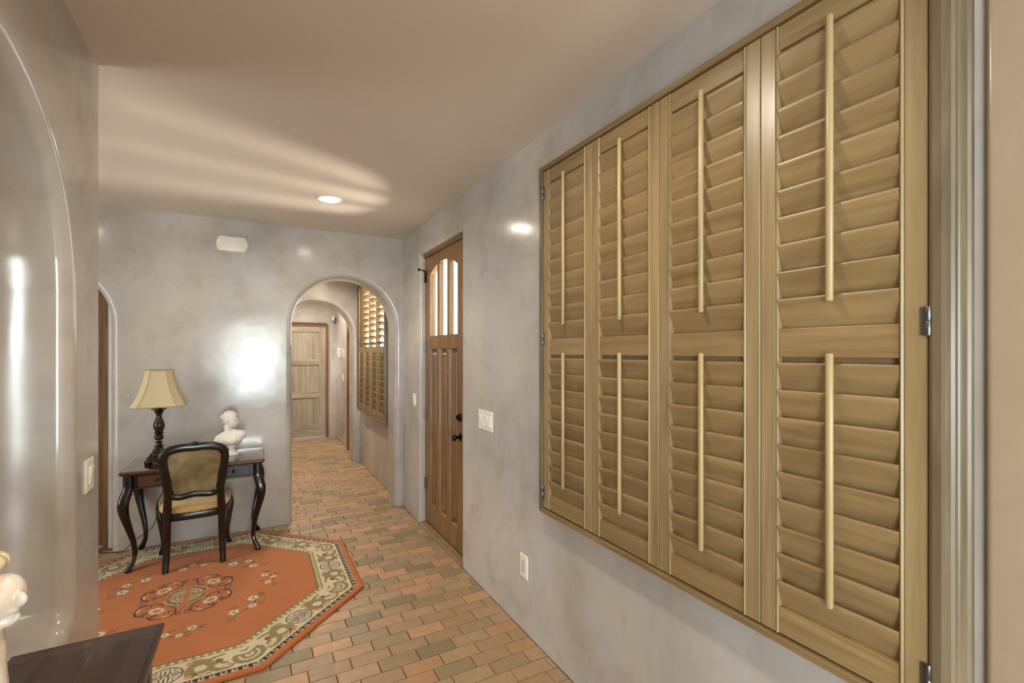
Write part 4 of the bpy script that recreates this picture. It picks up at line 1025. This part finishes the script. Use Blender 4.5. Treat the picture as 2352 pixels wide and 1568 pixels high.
for k in range(3): build('top_board', bx(-a_ + inner * k / 3, -a_ + inner * (k + 1) / 3, -b_ + 0.0125 + bw, b_ - 0.0125 - bw, z0, z1 - 0.0002), M['console_y'], ct, None, 0.0008)
build('apron', bx(-a_ + 0.03, a_ - 0.035, b_ - 0.055, b_ - 0.035, HT - 0.13, HT - 0.034), M['console_x'], ct, None, 0.002); build('apron', bx(-a_ + 0.03, a_ - 0.035, -b_ + 0.035, -b_ + 0.055, HT - 0.13, HT - 0.034), M['console_x'], ct, None, 0.002)
build('apron', bx(a_ - 0.055, a_ - 0.035, -b_ + 0.06, b_ - 0.06, HT - 0.13, HT - 0.034), M['console_y'], ct, None, 0.002)
for sx in (-a_ + 0.035, a_ - 0.05):
    for sy in (-1, 1):
        bm = bmesh.new(); loft(bm, [superloop((sx, sy * (b_ - 0.05)), h_, h_, z, 12, 6) for h_, z in ((0.016, 0), (0.018, 0.02), (0.026, HT - 0.14), (0.026, HT - 0.034))]); build('leg', bm, M['console_z'], ct, smooth=40)
tag(ct, 'dark brown console table with moulded edge at bottom left', 'table')

fg = empty('draped_figurine', (-0.492, 1.322, TZ + 0.0005), R(0))
bm = bmesh.new()
lathe(bm, [(0.070, 0.0), (0.072, 0.012), (0.066, 0.03), (0.056, 0.08), (0.052, 0.14), (0.050, 0.20), (0.046, 0.25)], 24)
def fb(u_, v_, r, rot=(0, 0, 0)): blob(bm, (u_, v_[0], v_[1]), r, rot)
DR = Vector((math.cos(TH), -math.sin(TH)))                # sideways across the view
def side_pt(s, z, dp=0.0): return (DR.x * s + math.sin(TH) * dp, DR.y * s + math.cos(TH) * dp, z + 0.014)
blob(bm, side_pt(-0.01, 0.15), (0.044, 0.044, 0.075)); blob(bm, side_pt(-0.005, 0.25), (0.050, 0.050, 0.080))
blob(bm, side_pt(-0.008, 0.300), (0.050, 0.050, 0.050))
build_rot = -math.degrees(TH)
for k in range(5): blob(bm, side_pt(0.010 - 0.006 * (k % 2), 0.19 + 0.028 * k, -0.036), (0.044, 0.018, 0.010), (0, -44, build_rot), 12)
blob(bm, side_pt(0.030, 0.262, 0.03), (0.036, 0.040, 0.052), (0, 12, build_rot))       # face
blob(bm, side_pt(0.068, 0.264, 0.03), (0.015, 0.009, 0.016), (0, -26, build_rot))      # nose
blob(bm, side_pt(0.050, 0.285, 0.03), (0.014, 0.022, 0.009), (0, 0, build_rot)); blob(bm, side_pt(0.056, 0.243, 0.03), (0.010, 0.014, 0.007), (0, 0, build_rot))
blob(bm, side_pt(0.044, 0.222, 0.03), (0.018, 0.020, 0.014), (0, 0, build_rot))
sculpt('figure', bm, M['figurine'], fg, 0.003, 2, 0.4)
bm = bmesh.new()
pts = []
for i in range(25):
    a = 2 * math.pi * i / 24; pts.append((0.040 * math.cos(a), 0.040 * math.sin(a), 0.352 + 0.004 * math.cos(a)))
tube(bm, pts, 0.0165, 12, flat=1.0); build('headband', bm, plain('cream_glaze', lin(232, 212, 172), 0.25), fg, smooth='all')
tag(fg, 'glazed white draped figurine on the console at the left edge', 'figurine')

# ------------------------------------------------------------------ lamp cord on the wall and floor
pts = smooth_path([(-0.600, 4.741, 0.70), (-0.615, 4.738, 0.52), (-0.690, 4.735, 0.36), (-0.700, 4.735, 0.22), (-0.735, 4.72, 0.145), (-0.80, 4.712, 0.105), (-0.868, 4.712, 0.045), (-0.905, 4.715, 0.008), (-0.955, 4.722, 0.0065), (-1.010, 4.735, 0.012), (-1.035, 4.75, 0.006), (-1.075, 4.80, 0.0065), (-1.12, 4.90, 0.0065)], 8)
bm = bmesh.new(); tube(bm, pts, 0.0035, 6)
tag(build('lamp_cord', bm, M['cord'], None, smooth='all'), 'thin black lamp cord trailing along the wall behind the desk', 'cord')
